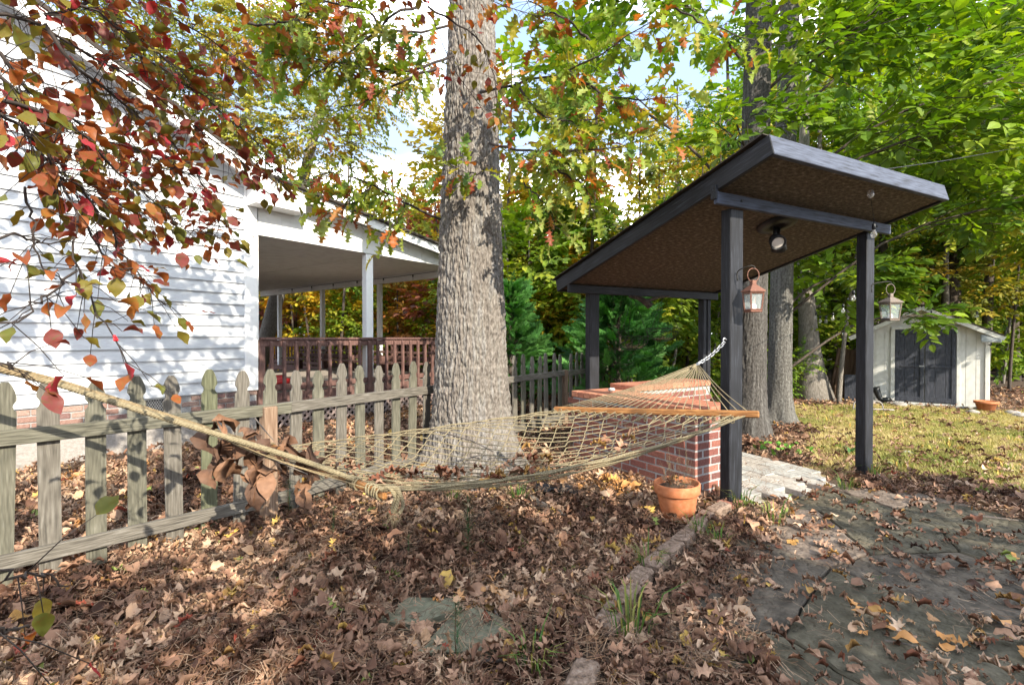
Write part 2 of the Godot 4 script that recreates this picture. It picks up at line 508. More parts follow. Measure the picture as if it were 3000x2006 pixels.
# ------------------------------------------------------------------ the scene
func _ready() -> void:
	rng.seed = 20240
	nz.seed = 7
	nz.frequency = 0.02
	var cam := Camera3D.new()
	cam.name = "camera"
	cam.position = Vector3(0, 1.3, 0)
	cam.rotation_degrees = Vector3(-0.57, 0, 0)
	cam.fov = 71.2
	cam.near = 0.05
	cam.far = 400.0
	add_child(cam)
	cam.current = true
	var env := Environment.new()
	env.background_mode = Environment.BG_SKY
	var sky := ProceduralSkyMaterial.new()
	sky.sky_top_color = Color(0.33, 0.53, 0.76)
	sky.sky_horizon_color = Color(0.66, 0.78, 0.88)
	sky.sky_curve = 0.12
	sky.ground_bottom_color = Color(0.2, 0.18, 0.15)
	sky.ground_horizon_color = Color(0.5, 0.5, 0.48)
	sky.sky_energy_multiplier = 0.7
	sky.sky_cover = clouds()
	sky.sky_cover_modulate = Color(2.05, 2.05, 2.03, 0.9)
	env.sky = Sky.new()
	env.sky.sky_material = sky
	env.tonemap_mode = Environment.TONE_MAPPER_LINEAR
	env.tonemap_exposure = 4.1
	env.sdfgi_enabled = true
	env.ssao_enabled = true
	env.ssil_enabled = true
	var we := WorldEnvironment.new()
	we.name = "daylight"
	we.environment = env
	add_child(we)
	var sun := DirectionalLight3D.new()
	sun.name = "sun"
	sun.light_color = Color(1.0, 0.96, 0.88)
	sun.light_energy = 0.85
	sun.light_angular_distance = 0.5
	sun.shadow_enabled = true
	sun.look_at_from_position(Vector3.ZERO, Vector3(-0.5, -0.58, -0.87))
	add_child(sun)
	materials()
	ground()
	house()
	porch()
	shelter()
	counter()
	fence()
	main_oak()
	paving()
	woods()
	shed()
	hammock()
	small_things()
	string_lights()
	dogwood()
	litter()

func clouds() -> ImageTexture:
	var im := Image.create(512, 256, false, Image.FORMAT_RGBA8)
	var n := FastNoiseLite.new()
	n.seed = 5
	n.frequency = 0.9
	n.fractal_octaves = 5
	for y in 256:
		var el := PI * (0.5 - (y + 0.5) / 256.0)
		for x in 512:
			var a := TAU * x / 512.0
			var d := Vector3(cos(a) * cos(el), sin(el), sin(a) * cos(el))
			var v := n.get_noise_3d(d.x * 1.6, d.y * 4.5, d.z * 1.6)
			var k := 0.05 + 0.95 * clampf((v + 0.02) * 2.4, 0.0, 1.0) if el > 0.0 else 0.0
			k *= clampf(1.25 - el * 0.75, 0.0, 1.0)
			im.set_pixel(x, y, Color(1, 1, 1, k))
	return ImageTexture.create_from_image(im)

func ground() -> void:
	var st := begin(true)
	var xs := []
	var t := -90.0
	while t < 90.0:
		xs.append(t)
		t += 0.5 if absf(t) < 16.0 else 5.0
	var zs := []
	t = -30.0
	while t < 120.0:
		zs.append(t)
		t += 0.5 if t > -2.0 and t < 20.0 else 5.0
	for z in zs:
		for x in xs:
			st.add_vertex(G(x, z))
	var w := xs.size()
	for j in zs.size() - 1:
		for i in w - 1:
			var a := j * w + i
			for k in [a, a + w, a + 1, a + 1, a + w, a + w + 1]:
				st.add_index(k)
	kind(mk("ground", done(st), M.soil), "structure")
	# lawn: a sheet of short dry turf just above the soil
	var poly := LAWN
	st = begin(true)
	var step := 0.4
	x_loop(st, poly, step)
	kind(mk("lawn", done(st), M.lawn_soil), "structure")

const LAWN := [Vector2(2.9, 4.55), Vector2(3.9, 4.3), Vector2(4.6, 3.6), Vector2(5.0, 2.6), Vector2(16, 2.6), Vector2(16, 9.2), Vector2(9.8, 9.7), Vector2(8.2, 10.7), Vector2(6.0, 10.3), Vector2(4.6, 8.2), Vector2(4.2, 6.6), Vector2(3.3, 5.4)]

func inside(p: Vector2, poly: Array) -> bool:
	return Geometry2D.is_point_in_polygon(p, PackedVector2Array(poly))

func x_loop(st: SurfaceTool, poly: Array, step: float) -> void:
	for i in 40:
		for j in 30:
			var x := 2.0 + i * step
			var z := 2.0 + j * step
			if inside(Vector2(x + step / 2, z + step / 2), poly):
				face(st, [G(x, z, 0.006), G(x + step, z, 0.006), G(x + step, z + step, 0.006), G(x, z + step, 0.006)], TOP)

# ---------------------------------------------------------------- house
func house() -> void:
	var at := Transform3D(along(0.6, 0.8), V(-4.88, 0, 4.64)) # local x along the wall, z out of it
	var t := thing("white_house", "white lap-sided house with a brick foundation, left of the picket fence", "house", at)
	var rake := func(x: float) -> float: return 3.42 + (2.3 - x) * 0.49
	# body
	var st := begin()
	prism(st, PackedVector2Array([Vector2(-4.0, -0.3), Vector2(2.33, -0.3), Vector2(2.33, rake.call(2.33) - 0.08), Vector2(-1.9, rake.call(-1.9) - 0.08), Vector2(-4.0, rake.call(-1.9) - 1.2)]), 6.0, xt(0, 0, -3.01))
	mk("wall", done(st), M.white_plain, t)
	var h := 0.6
	var i := 0
	while h < 5.3:
		var e := 0.142
		var x1 := minf(2.17, 2.3 - (h + 0.02 - 3.42) / 0.49)
		var x0 := -3.9
		if x1 - x0 > 0.3:
			st = begin()
			var l := x1 - x0
			var o := rf(-0.0015, 0.0015)
			var pr := PackedVector2Array([Vector2(0, 0), Vector2(0.024, 0), Vector2(0.024, 0.006), Vector2(0.003, e + 0.012), Vector2(0, e + 0.012)])
			prism(st, pr, l, Transform3D(Basis(Vector3(0, 0, 1), TOP, Vector3(-1, 0, 0)), Vector3.ZERO))
			mk("siding_board", done(st), M.siding, t, xt((x0 + x1) / 2, h + o, 0.0))
		h += e
		i += 1
	mk("corner_board", board(Vector3(0.17, 2.78, 0.03)), M.white_trim, t, xt(2.255, 0.59 + 1.39, 0.016))
	mk("corner_board", board(Vector3(0.03, 2.1, 0.1)), M.white_trim, t, xt(2.352, 0.59 + 1.05, -0.05))
	# foundation: parging below, five courses of brick above it
	mk("foundation", board(Vector3(6.3, 0.56, 0.03)), M.parging, t, xt(-0.83, -0.03, 0.0))
	mk("mortar", board(Vector3(6.3, 0.345, 0.02)), M.mortar, t, xt(-0.83, 0.42, -0.01))
	var bm := board(Vector3(0.19, 0.056, 0.05), 0.004)
	for r in 5:
		var x := 2.24 - (0.1 if r % 2 else 0.0)
		while x > -0.7:
			var hh := 0.281 + r * 0.0685
			if not (hh > 0.4 and x > 0.88 and x < 1.46):
				mk("brick", bm, M["house_brick_%d" % rng.randi_range(0, 3)], t, xt(x, hh, -0.017 + rf(-0.002, 0.002)))
			x -= 0.2
	var v := mk("vent", board(Vector3(0.4, 0.17, 0.012)), M.black_metal, t, xt(1.17, 0.5, 0.0))
	st = begin()
	box(st, xt(0, 0.085, 0.012), Vector3(0.42, 0.014, 0.02))
	box(st, xt(0, -0.085, 0.012), Vector3(0.42, 0.014, 0.02))
	box(st, xt(0.205, 0, 0.012), Vector3(0.014, 0.17, 0.018))
	box(st, xt(-0.205, 0, 0.012), Vector3(0.014, 0.17, 0.018))
	for k in 17:
		for s in [-1.0, 1.0]:
			var x := -0.2 + k * 0.025
			box(st, Transform3D(Basis(Vector3(0, 0, 1), s * 1.05), Vector3(clampf(x, -0.16, 0.16), 0, 0.012)), Vector3(0.17, 0.003, 0.003), 0.0005)
	mk("grille", done(st), M.zinc, v)
	# roof with its rake board, the boxed return at the eave
	st = begin()
	var sl := sqrt(1.0 + 0.49 * 0.49)
	var ang := -atan(0.49)
	var mid := Vector3(0.2, rake.call(0.2) + 0.03, -2.9)
	box(st, Transform3D(Basis(Vector3(0, 0, 1), ang), mid), Vector3(4.5 * sl, 0.05, 6.5))
	mk("roof", done(st), M.shingle, t)
	st = begin()
	box(st, Transform3D(Basis(Vector3(0, 0, 1), ang), Vector3(0.18, rake.call(0.18) - 0.09, 0.32)), Vector3(4.45 * sl, 0.17, 0.03))
	mk("rake_board", done(st), M.white_trim, t)
	st = begin()
	box(st, Transform3D(Basis(Vector3(0, 0, 1), ang), Vector3(0.18, rake.call(0.18) - 0.05, 0.16)), Vector3(4.4 * sl, 0.02, 0.31))
	mk("soffit", done(st), M.white_trim, t)
	st = begin()
	prism(st, PackedVector2Array([Vector2(2.2, 3.06), Vector2(2.88, 3.06), Vector2(2.88, 3.29), Vector2(2.3, 3.37), Vector2(2.2, 3.4)]), 0.3, xt(0, 0, 0.15))
	mk("eave_return", done(st), M.white_trim, t)

func porch() -> void:
	var at := Transform3D(along(0.6, 0.8), V(-4.88, 0, 4.64))
	var t := thing("covered_porch", "white-roofed covered porch with reddish brown railing behind the picket fence", "porch", at)
	var rk := func(x: float) -> float: return 3.40 - (x - 2.3) * 0.135
	# gable panel: vertical boards
	for k in 12:
		var a := 2.36 + k * 0.33
		var b := minf(a + 0.326, 6.3)
		var st := begin()
		prism(st, PackedVector2Array([Vector2(a, 2.7), Vector2(b, 2.7), Vector2(b, rk.call(b) - 0.03), Vector2(a, rk.call(a) - 0.03)]), 0.02, xt(0, 0, 0.0))
		mk("gable_board", done(st), M.white_trim, t)
	mk("beam", board(Vector3(3.95, 0.12, 0.1)), M.white_trim, t, xt(4.33, 2.76, -0.062))
	var ang := -atan(0.135)
	var roof := begin()
	box(roof, Transform3D(Basis(Vector3(0, 0, 1), ang), Vector3(4.45, rk.call(4.45) + 0.06, -3.9)), Vector3(4.45, 0.035, 8.5))
	mk("roof", done(roof), M.shingle, t)
	roof = begin()
	box(roof, Transform3D(Basis(Vector3(0, 0, 1), ang), Vector3(4.45, rk.call(4.45) - 0.03, 0.27)), Vector3(4.4, 0.14, 0.028))
	mk("rake_board", done(roof), M.white_trim, t)
	roof = begin()
	box(roof, Transform3D(Basis(Vector3(0, 0, 1), ang), Vector3(4.45, rk.call(4.45) - 0.012, 0.13)), Vector3(4.4, 0.016, 0.25))
	mk("soffit", done(roof), M.white_trim, t)
	mk("eave_board", board(Vector3(0.03, 0.2, 8.2)), M.white_trim, t, xt(6.6, 2.8, -3.95))
	# ceiling panels with dark joints between
	mk("ceiling_back", board(Vector3(3.9, 0.02, 8.0)), M.dark_bark, t, xt(4.32, 2.735, -4.1))
	for i in 2:
		for k in 7:
			mk("ceiling_panel", board(Vector3(1.93, 0.012, 1.19), 0.002), M.ceiling, t, xt(3.34 + i * 1.95, 2.712, -0.72 - k * 1.206))
	mk("beam", board(Vector3(0.1, 0.15, 8.0)), M.white_trim, t, xt(6.3, 2.63, -4.15))
	mk("column", board(Vector3(0.14, 2.15, 0.12), 0.008), M.white_trim, t, xt(4.18, 1.62, -0.06))
	for m in [0.1, 2.49, 4.87, 7.1]:
		mk("column", board(Vector3(0.1, 2.05, 0.1), 0.008), M.white_trim, t, xt(6.3, 1.53, -m))
	# deck
	for k in 28:
		mk("deck_plank", board(Vector3(3.98, 0.03, 0.138)), M.deck_floor, t, xt(4.38, 0.535, -0.1 - k * 0.145))
	mk("band_board", board(Vector3(4.1, 0.16, 0.04)), M.deck_wood, t, xt(4.4, 0.44, 0.0))
	mk("band_board", board(Vector3(0.04, 0.16, 8.0)), M.deck_wood, t, xt(6.43, 0.44, -4.0))
	rail_run(t, xt(2.38, 0, 0.0), 4.06, M.deck_wood, 2.52 - 2.38)
	rail_run(t, Transform3D(Basis(Vector3(0, 0, -1), TOP, Vector3(1, 0, 0)), Vector3(6.42, 0, 0.02)), 7.9, M.deck_wood, 0.12)
	for x in [2.4, 4.18, 6.38]:
		mk("railing_post", board(Vector3(0.09, 1.0, 0.09)), M.deck_wood, t, xt(x, 0.77, -0.03))
	mk("bench_board", board(Vector3(0.3, 0.04, 5.0)), M.deck_wood, t, xt(6.1, 0.98, -2.9))
	mk("bench_board", board(Vector3(0.04, 0.1, 5.0)), M.deck_wood, t, xt(5.95, 0.86, -2.9))
	mk("bench_board", board(Vector3(0.28, 0.04, 5.0)), M.deck_wood, t, xt(5.6, 0.78, -2.9))
	for k in 5:
		mk("bench_leg", board(Vector3(0.09, 0.4, 0.09)), M.deck_wood, t, xt(5.75, 0.7, -0.6 - k * 1.1))
	# lattice skirt
	var strip := board(Vector3(0.47, 0.036, 0.008), 0.001)
	for k in 36:
		var x := 2.6 + k * 0.108
		mk("lattice_strip", strip, M.lattice_wood, t, Transform3D(Basis(Vector3(0, 0, 1), PI / 4), Vector3(x, 0.205, -0.01)))
		mk("lattice_strip", strip, M.lattice_wood, t, Transform3D(Basis(Vector3(0, 0, 1), -PI / 4), Vector3(x, 0.205, -0.019)))
	# a red bag left on the deck
	var st2 := begin(true)
	lathe(st2, [Vector2(0, 0), Vector2(0.16, 0.0), Vector2(0.2, 0.05), Vector2(0.17, 0.1), Vector2(0.06, 0.15), Vector2(0.08, 0.19), Vector2(0, 0.17)], 10, Transform3D(Basis.from_scale(Vector3(1.2, 0.8, 0.7)), Vector3.ZERO))
	var bag := mk("red_bag", done(st2), M.red_plastic, null, at * xt(3.1, 0.55, -0.9))
	tag(bag, "crumpled red bag lying on the porch floor behind the railing", "bag")

func rail_run(t: Node, at: Transform3D, l: float, m: Material, first: float) -> void:
	mk("cap_rail", board(Vector3(l, 0.034, 0.13)), m, t, at * xt(l / 2, 1.288, -0.02))
	mk("top_rail", board(Vector3(l, 0.088, 0.036)), m, t, at * xt(l / 2, 1.22, -0.002))
	mk("bottom_rail", board(Vector3(l, 0.085, 0.036)), m, t, at * xt(l / 2, 0.6, -0.002))
	var st := begin()
	prism(st, PackedVector2Array([Vector2(0, 0), Vector2(0.038, 0), Vector2(0.038, 0.8), Vector2(0, 0.83)]), 0.04, Transform3D(Basis(Vector3(0, 0, 1), TOP, Vector3(-1, 0, 0)), Vector3.ZERO))
	var b := done(st)
	var x := first
	while x < l:
		mk("baluster", b, m, t, at * xt(x, 0.43, 0.018))
		x += 0.179

# ---------------------------------------------------------------- shelter and brick counter
func shelter_at() -> Transform3D: # local x along the front, z towards the viewer
	return Transform3D(along(0.894, 0.447), V(1.667, 0, 3.045))

func soffit(q: float) -> float:
	return 2.468 - 0.2522 * q

func shelter() -> void:
	var t := thing("timber_shelter", "black timber shelter with a slanted roof on four posts over the brick counter", "shelter", shelter_at())
	var sl := atan(0.2522)
	var l := 2.593 / cos(sl)
	var rb := Basis(Vector3(1, 0, 0), -sl)
	# rb turns local -z so that it goes down to the back
	var roof := Node3D.new()
	roof.transform = Transform3D(Basis(Vector3(1, 0, 0), -sl), Vector3(0, 2.468, 0))
	put(roof, "roof", t)
	mk("soffit_panel", board(Vector3(2.22, 0.015, l - 0.06)), M.soffit_board, roof, xt(1.145, 0.026, -l / 2))
	mk("roof_deck", board(Vector3(2.24, 0.02, l - 0.06)), M.black_board, roof, xt(1.145, 0.128, -l / 2))
	mk("fascia_board", board(Vector3(2.29, 0.14, 0.036)), M.worn_board, roof, xt(1.145, 0.07, -0.018))
	mk("fascia_board", board(Vector3(2.29, 0.14, 0.036)), M.black_board, roof, xt(1.145, 0.07, -l + 0.018))
	var side := Basis(Vector3(0, 0, -1), TOP, Vector3(1, 0, 0))
	mk("fascia_board", board(Vector3(l - 0.002, 0.138, 0.036)), M.black_board, roof, Transform3D(side, Vector3(0.016, 0.07, -l / 2)))
	mk("fascia_board", board(Vector3(l - 0.002, 0.138, 0.036)), M.black_board, roof, Transform3D(side, Vector3(2.274, 0.07, -l / 2)))
	for k in 12: # shingle courses, lapped down the slope to the back
		var z := -l - 0.03 + k * 0.2195
		var st := begin()
		var x := -0.035
		while x < 2.32:
			var w := minf(0.33 + rf(-0.02, 0.02), 2.33 - x)
			box(st, Transform3D(Basis(Vector3(1, 0, 0), -0.02) * Basis(TOP, rf(-0.006, 0.006)), Vector3(x + w / 2, 0.15 + rf(0, 0.003), z + 0.13)), Vector3(w - 0.006, 0.008, 0.27 + rf(-0.01, 0.01)), 0.001)
			x += w
		mk("shingle_course", done(st), M.shingle, roof)
	# beams
	var st2 := begin()
	box(st2, xt(1.15, 2.262 + 0.044, -0.431 - 0.02), Vector3(2.3, 0.088, 0.038))
	var bm := mk("beam", done(st2), M.worn_board, t)
	for x in [0.25, 2.06]:
		mk("bolt", board(Vector3(0.018, 0.018, 0.01)), M.black_metal, bm, xt(x, 2.31, -0.43))
	mk("beam", board(Vector3(2.29, 0.088, 0.038)), M.black_board, t, xt(1.145, 1.83, -2.35 - 0.02))
	mk("nailer", board(Vector3(0.03, 0.1, 0.05)), M.black_board, t, xt(0.0, 2.345, -0.46))
	# posts
	post(t, 0.19, 0.33, 0.475, 2.262)
	post(t, 1.99, 2.115, 0.475, 2.262)
	post(t, 0.302, 0.434, 2.392, 1.87)
	post(t, 2.07, 2.13, 2.392, 1.87)
	post(t, 2.145, 2.205, 2.392, 1.87)
	# two-headed flood lamp under the soffit
	var at := shelter_at() * xt(1.093, soffit(0.73) + 0.0, -0.73)
	var f := thing("flood_lamp", "black two-headed flood lamp fixed under the slanted shelter roof", "lamp", at)
	var st := begin(true)
	var tilt := Basis(Vector3(1, 0, 0), -sl)
	lathe(st, [Vector2(0, 0.01), Vector2(0.06, 0.012), Vector2(0.065, -0.012), Vector2(0.16, -0.008), Vector2(0.165, 0.012)].duplicate(), 28, Transform3D(tilt, Vector3.ZERO))
	mk("base_plate", done(st), M.black_metal, f)
	for s in [0, 1]:
		var dir: Vector3 = [Vector3(-0.5, -0.62, 0.75), Vector3(0.55, -0.75, -0.3)][s].normalized()
		var root: Vector3 = [Vector3(-0.03, -0.02, 0.0), Vector3(0.06, -0.02, -0.03)][s]
		var neck: Vector3 = root + Vector3(-0.03, -0.11, 0.02)
		var nd := mk("lamp_head", lamp_head(), M.black_metal, f, Transform3D(basis_x(dir) * Basis(Vector3(0, 0, 1), -PI / 2), neck))
		mk("arm", rod([root, root + Vector3(0, -0.04, 0), neck], 0.016, 0.014, 8), M.black_metal, f)
		st = begin()
		lathe(st, [Vector2(0, 0.081), Vector2(0.048, 0.081), Vector2(0.048, 0.076)], 20)
		mk("lens", done(st), M.lamp_face, nd)

func lamp_head() -> ArrayMesh:
	var st := begin(true)
	lathe(st, [Vector2(0.0, -0.045), Vector2(0.025, -0.04), Vector2(0.042, -0.015), Vector2(0.058, 0.03), Vector2(0.064, 0.09), Vector2(0.058, 0.09), Vector2(0.05, 0.075), Vector2(0, 0.072)], 20)
	return done(st)

func post(t: Node, u0: float, u1: float, q: float, top: float) -> void:
	mk("post", board(Vector3(u1 - u0, top + 0.15, 0.09), 0.006), M.black_post, t, xt((u0 + u1) / 2, (top - 0.15) / 2, -q - 0.045))

var bricks := []
func bricks_of() -> void:
	for k in 4:
		var st := begin()
		box(st, Transform3D(Basis.from_euler(rv(0.008)), Vector3.ZERO), Vector3(0.193, 0.0565, 0.09), 0.005)
		bricks.append(done(st))

func counter() -> void:
	bricks_of()
	var at := Transform3D(along(0.848, 0.53), V(1.458, 0, 3.787))
	var t := thing("brick_counter", "L-shaped red brick outdoor counter with a tiled brick top under the shelter", "counter", at)
	var st := begin()
	box(st, xt(0.26, 0.3, -0.7665), Vector3(0.514, 0.74, 1.527))
	box(st, xt(1.17, 0.31, -1.346), Vector3(1.28, 0.82, 0.37))
	mk("mortar_core", done(st), M.mortar, t)
	var half := board(Vector3(0.09, 0.0565, 0.09), 0.005)
	var pick := func() -> Material: return M["brick_%d" % [0, 0, 1, 1, 2, 3][rng.randi_range(0, 5)]]
	var nrm := Basis(TOP, PI / 2)
	for r in 10:
		var h := 0.03 + r * 0.0665
		var z := 0.0 if r % 2 else -0.1
		if r % 2 == 0:
			pass
		while z > -1.5: # left face, along z
			mk("brick", bricks[rng.randi_range(0, 3)], pick.call(), t, Transform3D(nrm, Vector3(0.045 + rf(-0.0025, 0.002), h, z - 0.0985)))
			z -= 0.2035
		if r % 2 == 0: # header that turns the corner
			mk("brick", bricks[rng.randi_range(0, 3)], pick.call(), t, xt(0.098, h, -0.045 + rf(-0.002, 0.0025)))
		var x := 0.098 + (0.2035 if r % 2 == 0 else 0.151 - 0.05)
		if r % 2:
			x = 0.095 + 0.098 + 0.008
		while x < 0.52: # end face
			if x + 0.1 > 0.53:
				mk("brick", half, pick.call(), t, xt(minf(x - 0.05, 0.465), h, -0.045))
				break
			mk("brick", bricks[rng.randi_range(0, 3)], pick.call(), t, xt(x, h, -0.045 + rf(-0.002, 0.0025)))
			x += 0.2035
		x = 0.62 if r % 2 else 0.72
		if r > 3:
			while x < 1.82: # back leg
				mk("brick", bricks[rng.randi_range(0, 3)], pick.call(), t, xt(x, h + 0.03, -1.155 + rf(-0.002, 0.002) - 0.045))
				x += 0.2035
			mk("brick", bricks[rng.randi_range(0, 3)], pick.call(), t, Transform3D(nrm, Vector3(1.775, h + 0.03, -1.25 - (0.1 if r % 2 else 0.0))))
	# top: bricks laid flat across the counter
	var cap := board(Vector3(0.255, 0.062, 0.094), 0.005)
	for k in 16:
		for c in 2:
			mk("cap_brick", cap, M["cap_brick_%d" % rng.randi_range(0, 1)], t, Transform3D(Basis(TOP, rf(-0.012, 0.012)), Vector3(0.125 + c * 0.26, 0.705 + rf(-0.002, 0.003), -0.038 - k * 0.0975)))
	var cap2 := board(Vector3(0.094, 0.062, 0.38), 0.005)
	for k in 13:
		mk("cap_brick", cap2, M["cap_brick_%d" % rng.randi_range(0, 1)], t, Transform3D(Basis(TOP, rf(-0.012, 0.012)), Vector3(0.58 + k * 0.0985, 0.757 + rf(-0.002, 0.003), -1.34)))

# ---------------------------------------------------------------- fence
var pickets := []
func picket_mesh(hh: float) -> ArrayMesh:
	var r := 0.0445
	var pts := PackedVector2Array([Vector2(-r, 0), Vector2(r, 0)])
	var prof := [[1.0, 0.168], [0.99, 0.155], [0.8, 0.146], [0.66, 0.13], [0.7, 0.117], [0.84, 0.106], [0.97, 0.097], [0.96, 0.078], [0.83, 0.052], [0.6, 0.024], [0.34, 0.003], [0.26, 0.0]]
	for p in prof:
		pts.append(Vector2(r * p[0], hh - p[1]))
	for i in prof.size():
		var p = prof[prof.size() - 1 - i]
		pts.append(Vector2(-r * p[0], hh - p[1]))
	var st := begin()
	prism(st, pts, 0.018)
	return done(st)

func fence() -> void:
	for k in 4:
		pickets.append(picket_mesh(1.045 + [0.0, 0.012, -0.012, 0.02][k]))
	var t := thing("picket_fence", "weathered greenish grey picket fence with gothic pointed tops running past the oak", "fence")
	fence_run(t, Vector2(-1.714, 3.36), Vector2(-0.68, -0.735), 10, 0.185, 0.0)
	fence_run(t, Vector2(-1.70, 3.4), Vector2(0.56, 0.828), 22, 0.196, 0.165)
	fence_run(t, Vector2(0.78, 7.07), Vector2(0.56, 0.828), 18, 0.2, 0.2)
	for p in [Vector2(-1.70, 3.33), Vector2(-3.15, 1.75), Vector2(0.77, 7.03), Vector2(2.8, 10.0)]:
		mk("post", board(Vector3(0.09, 1.0, 0.09), 0.006), M.post_wood, t, Transform3D(along(0.6, 0.8), G(p.x, p.y, 0.325)))

func fence_run(t: Node, p: Vector2, d: Vector2, n: int, s: float, first: float) -> void:
	d = d.normalized()
	var side := Vector2(d.y, -d.x) # towards the yard
	if side.y > 0.0:
		side = -side
	for k in n:
		var q := p + d * (first + k * s)
		var bas := along(d.x, d.y) * Basis(Vector3(0, 0, 1), rf(-0.022, 0.022)) * Basis(Vector3(1, 0, 0), rf(-0.012, 0.012))
		mk("picket", pickets[rng.randi_range(0, 3)], M["fence_wood_%d" % [0, 0, 1, 2, 2, 2][rng.randi_range(0, 5)]], t, Transform3D(bas, G(q.x, q.y, 0.02 + rf(-0.012, 0.012))))
	var l := n * s + 0.1
	for h in [[0.795, 0.078], [0.165, 0.078]]:
		var c := p + d * (first - s * 0.5 + l * 0.5 - 0.05) + side * 0.028
		mk("rail", board(Vector3(l, h[1], 0.036)), M["rail_wood_%d" % (rng.randi_range(0, 1) * 2)], t, Transform3D(along(d.x, d.y) * Basis(Vector3(0, 0, 1), rf(-0.004, 0.004)), G(c.x, c.y, h[0])))

# ---------------------------------------------------------------- paving
func paving() -> void:
	var t := kind(Node3D.new(), "structure") as Node3D
	put(t, "patio")
	var area := PackedVector2Array([Vector2(0.5, 1.3), Vector2(0.72, 2.1), Vector2(1.15, 2.75), Vector2(1.62, 3.22), Vector2(1.95, 3.5), Vector2(2.3, 3.8), Vector2(2.75, 4.12), Vector2(3.35, 3.85), Vector2(3.6, 3.3), Vector2(3.8, 2.4), Vector2(3.7, 0.6), Vector2(0.4, 0.6)])
	var seeds := []
	for i in 6:
		for j in 6:
			seeds.append(Vector2(0.2 + i * 0.78 + (0.35 if j % 2 else 0.0) + rf(-0.27, 0.27), 0.5 + j * 0.68 + rf(-0.24, 0.24)))
	for a in seeds:
		var cell := area
		for b in seeds:
			if a == b or a.distance_to(b) > 3.2:
				continue
			var m: Vector2 = (a + b) / 2
			var d: Vector2 = (b - a).normalized()
			var nn := Vector2(-d.y, d.x)
			var cut := PackedVector2Array([m + nn * 9, m - nn * 9, m - nn * 9 - d * 9, m + nn * 9 - d * 9])
			var got := Geometry2D.intersect_polygons(cell, cut)
			cell = got[0] if got.size() else PackedVector2Array()
			if cell.is_empty():
				break
		if cell.size() < 3:
			continue
		# wobble the outline so that the stone is torn, not cut
		var fine := PackedVector2Array()
		for i in cell.size():
			var p := cell[i]
			var q := cell[(i + 1) % cell.size()]
			var n := maxi(1, int(p.distance_to(q) / 0.07))
			for k in n:
				var g := p.lerp(q, float(k) / n)
				fine.append(g + Vector2(nz.get_noise_2d(g.x * 420, g.y * 420), nz.get_noise_2d(g.x * 420 + 900, g.y * 420)) * 0.022)
		var top := Geometry2D.offset_polygon(fine, -0.012)
		var low := Geometry2D.offset_polygon(fine, -0.004)
		if top.size() != 1 or low.size() != 1:
			continue
		var st := begin()
		var hgt := 0.034 + rf(-0.004, 0.005)
		var tilt := Vector2(rf(-0.006, 0.006), rf(-0.006, 0.006))
		var up := func(p: Vector2, h: float) -> Vector3: return V(p.x, h + (p - a).dot(tilt) + 0.004 * nz.get_noise_2d(p.x * 160, p.y * 160), p.y)
		stone(st, top[0], low[0], hgt, up)
		mk("flagstone", done(st), M["flagstone_%d" % (2 if a.y > 3.2 and rng.randf() < 0.7 else rng.randi_range(0, 1))], t)
	# pavers under the shelter
	var w := kind(Node3D.new(), "structure") as Node3D
	w.transform = shelter_at()
	put(w, "paved_path", null)
	var bm := board(Vector3(0.145, 0.06, 0.295), 0.006)
	for i in 9:
		for j in 5:
			var q := 0.42 + j * 0.3 + (0.15 if i % 2 else 0.0)
			if q > 1.75 or (i > 7 and j < 1):
				continue
			mk("paver", bm, M["paver_%d" % rng.randi_range(0, 1)], w, Transform3D(Basis.from_euler(rv(0.008)), Vector3(0.47 + i * 0.15, 0.018 + rf(-0.003, 0.003), -q - 0.15)))
	var blk := mk("stone_block", board(Vector3(0.36, 0.07, 0.3), 0.012), M.pale_stone, null, shelter_at() * xt(1.18, 0.085, -1.62))
	tag(blk, "thick white stone slab lying on the paved path behind the front post", "slab")
	# brick edging between the leaf bed and the patio
	var e := kind(Node3D.new(), "structure") as Node3D
	put(e, "path_edging")
	var c := curve([V(0.05, 0, 0.9), V(0.25, 0, 1.7), V(0.55, 0, 2.3), V(0.97, 0, 2.85), V(1.33, 0, 3.3), V(1.62, 0, 3.55)])
	var d := 0.0
	var eb := board(Vector3(0.2, 0.07, 0.098), 0.012)
	while d < c.get_baked_length():
		var p := c.sample_baked(d)
		var q := c.sample_baked(d + 0.05)
		if not (d > 0.95 and d < 1.15):
			mk("edging_brick", eb, M.edging_brick, e, Transform3D(basis_x(q - p) * Basis.from_euler(rv(0.07)), p + Vector3(rf(-0.012, 0.012), 0.046 + rf(-0.01, 0.012), 0)))
		d += 0.213
	var br := mk("loose_brick", board(Vector3(0.2, 0.06, 0.095), 0.008), M.brick_2, null, Transform3D(Basis(TOP, 0.5) * Basis(Vector3(1, 0, 0), 0.12), P(2140, 1483, 3.58) + Vector3(0, 0.01, 0)))
	tag(br, "single pale red brick lying at the foot of the front shelter post", "brick")
	# two slate slabs in the leaf bed
	var sl := [[P(1216, 1808, 2.2), [Vector2(-0.19, -0.08), Vector2(0.02, -0.11), Vector2(0.19, 0.0), Vector2(0.16, 0.09), Vector2(-0.05, 0.1)], "greenish slate stepping slab half under leaves, the left one"],
		[P(1374, 1865, 2.06), [Vector2(-0.2, -0.16), Vector2(0.12, -0.14), Vector2(0.2, 0.03), Vector2(0.02, 0.16), Vector2(-0.1, 0.06)], "greenish slate stepping slab half under leaves, by the brick edging"]]
	for s in sl:
		var st := begin()
		prism(st, PackedVector2Array(s[1]), 0.03, Transform3D(Basis(Vector3(1, 0, 0), -PI / 2 + 0.03), Vector3.ZERO))
		var o := mk("stepping_slab", done(st), M.slate, null, Transform3D(Basis(), Vector3(s[0].x, 0.028, s[0].z)))
		tag(o, s[2], "slab", "slate slabs in the leaf bed")

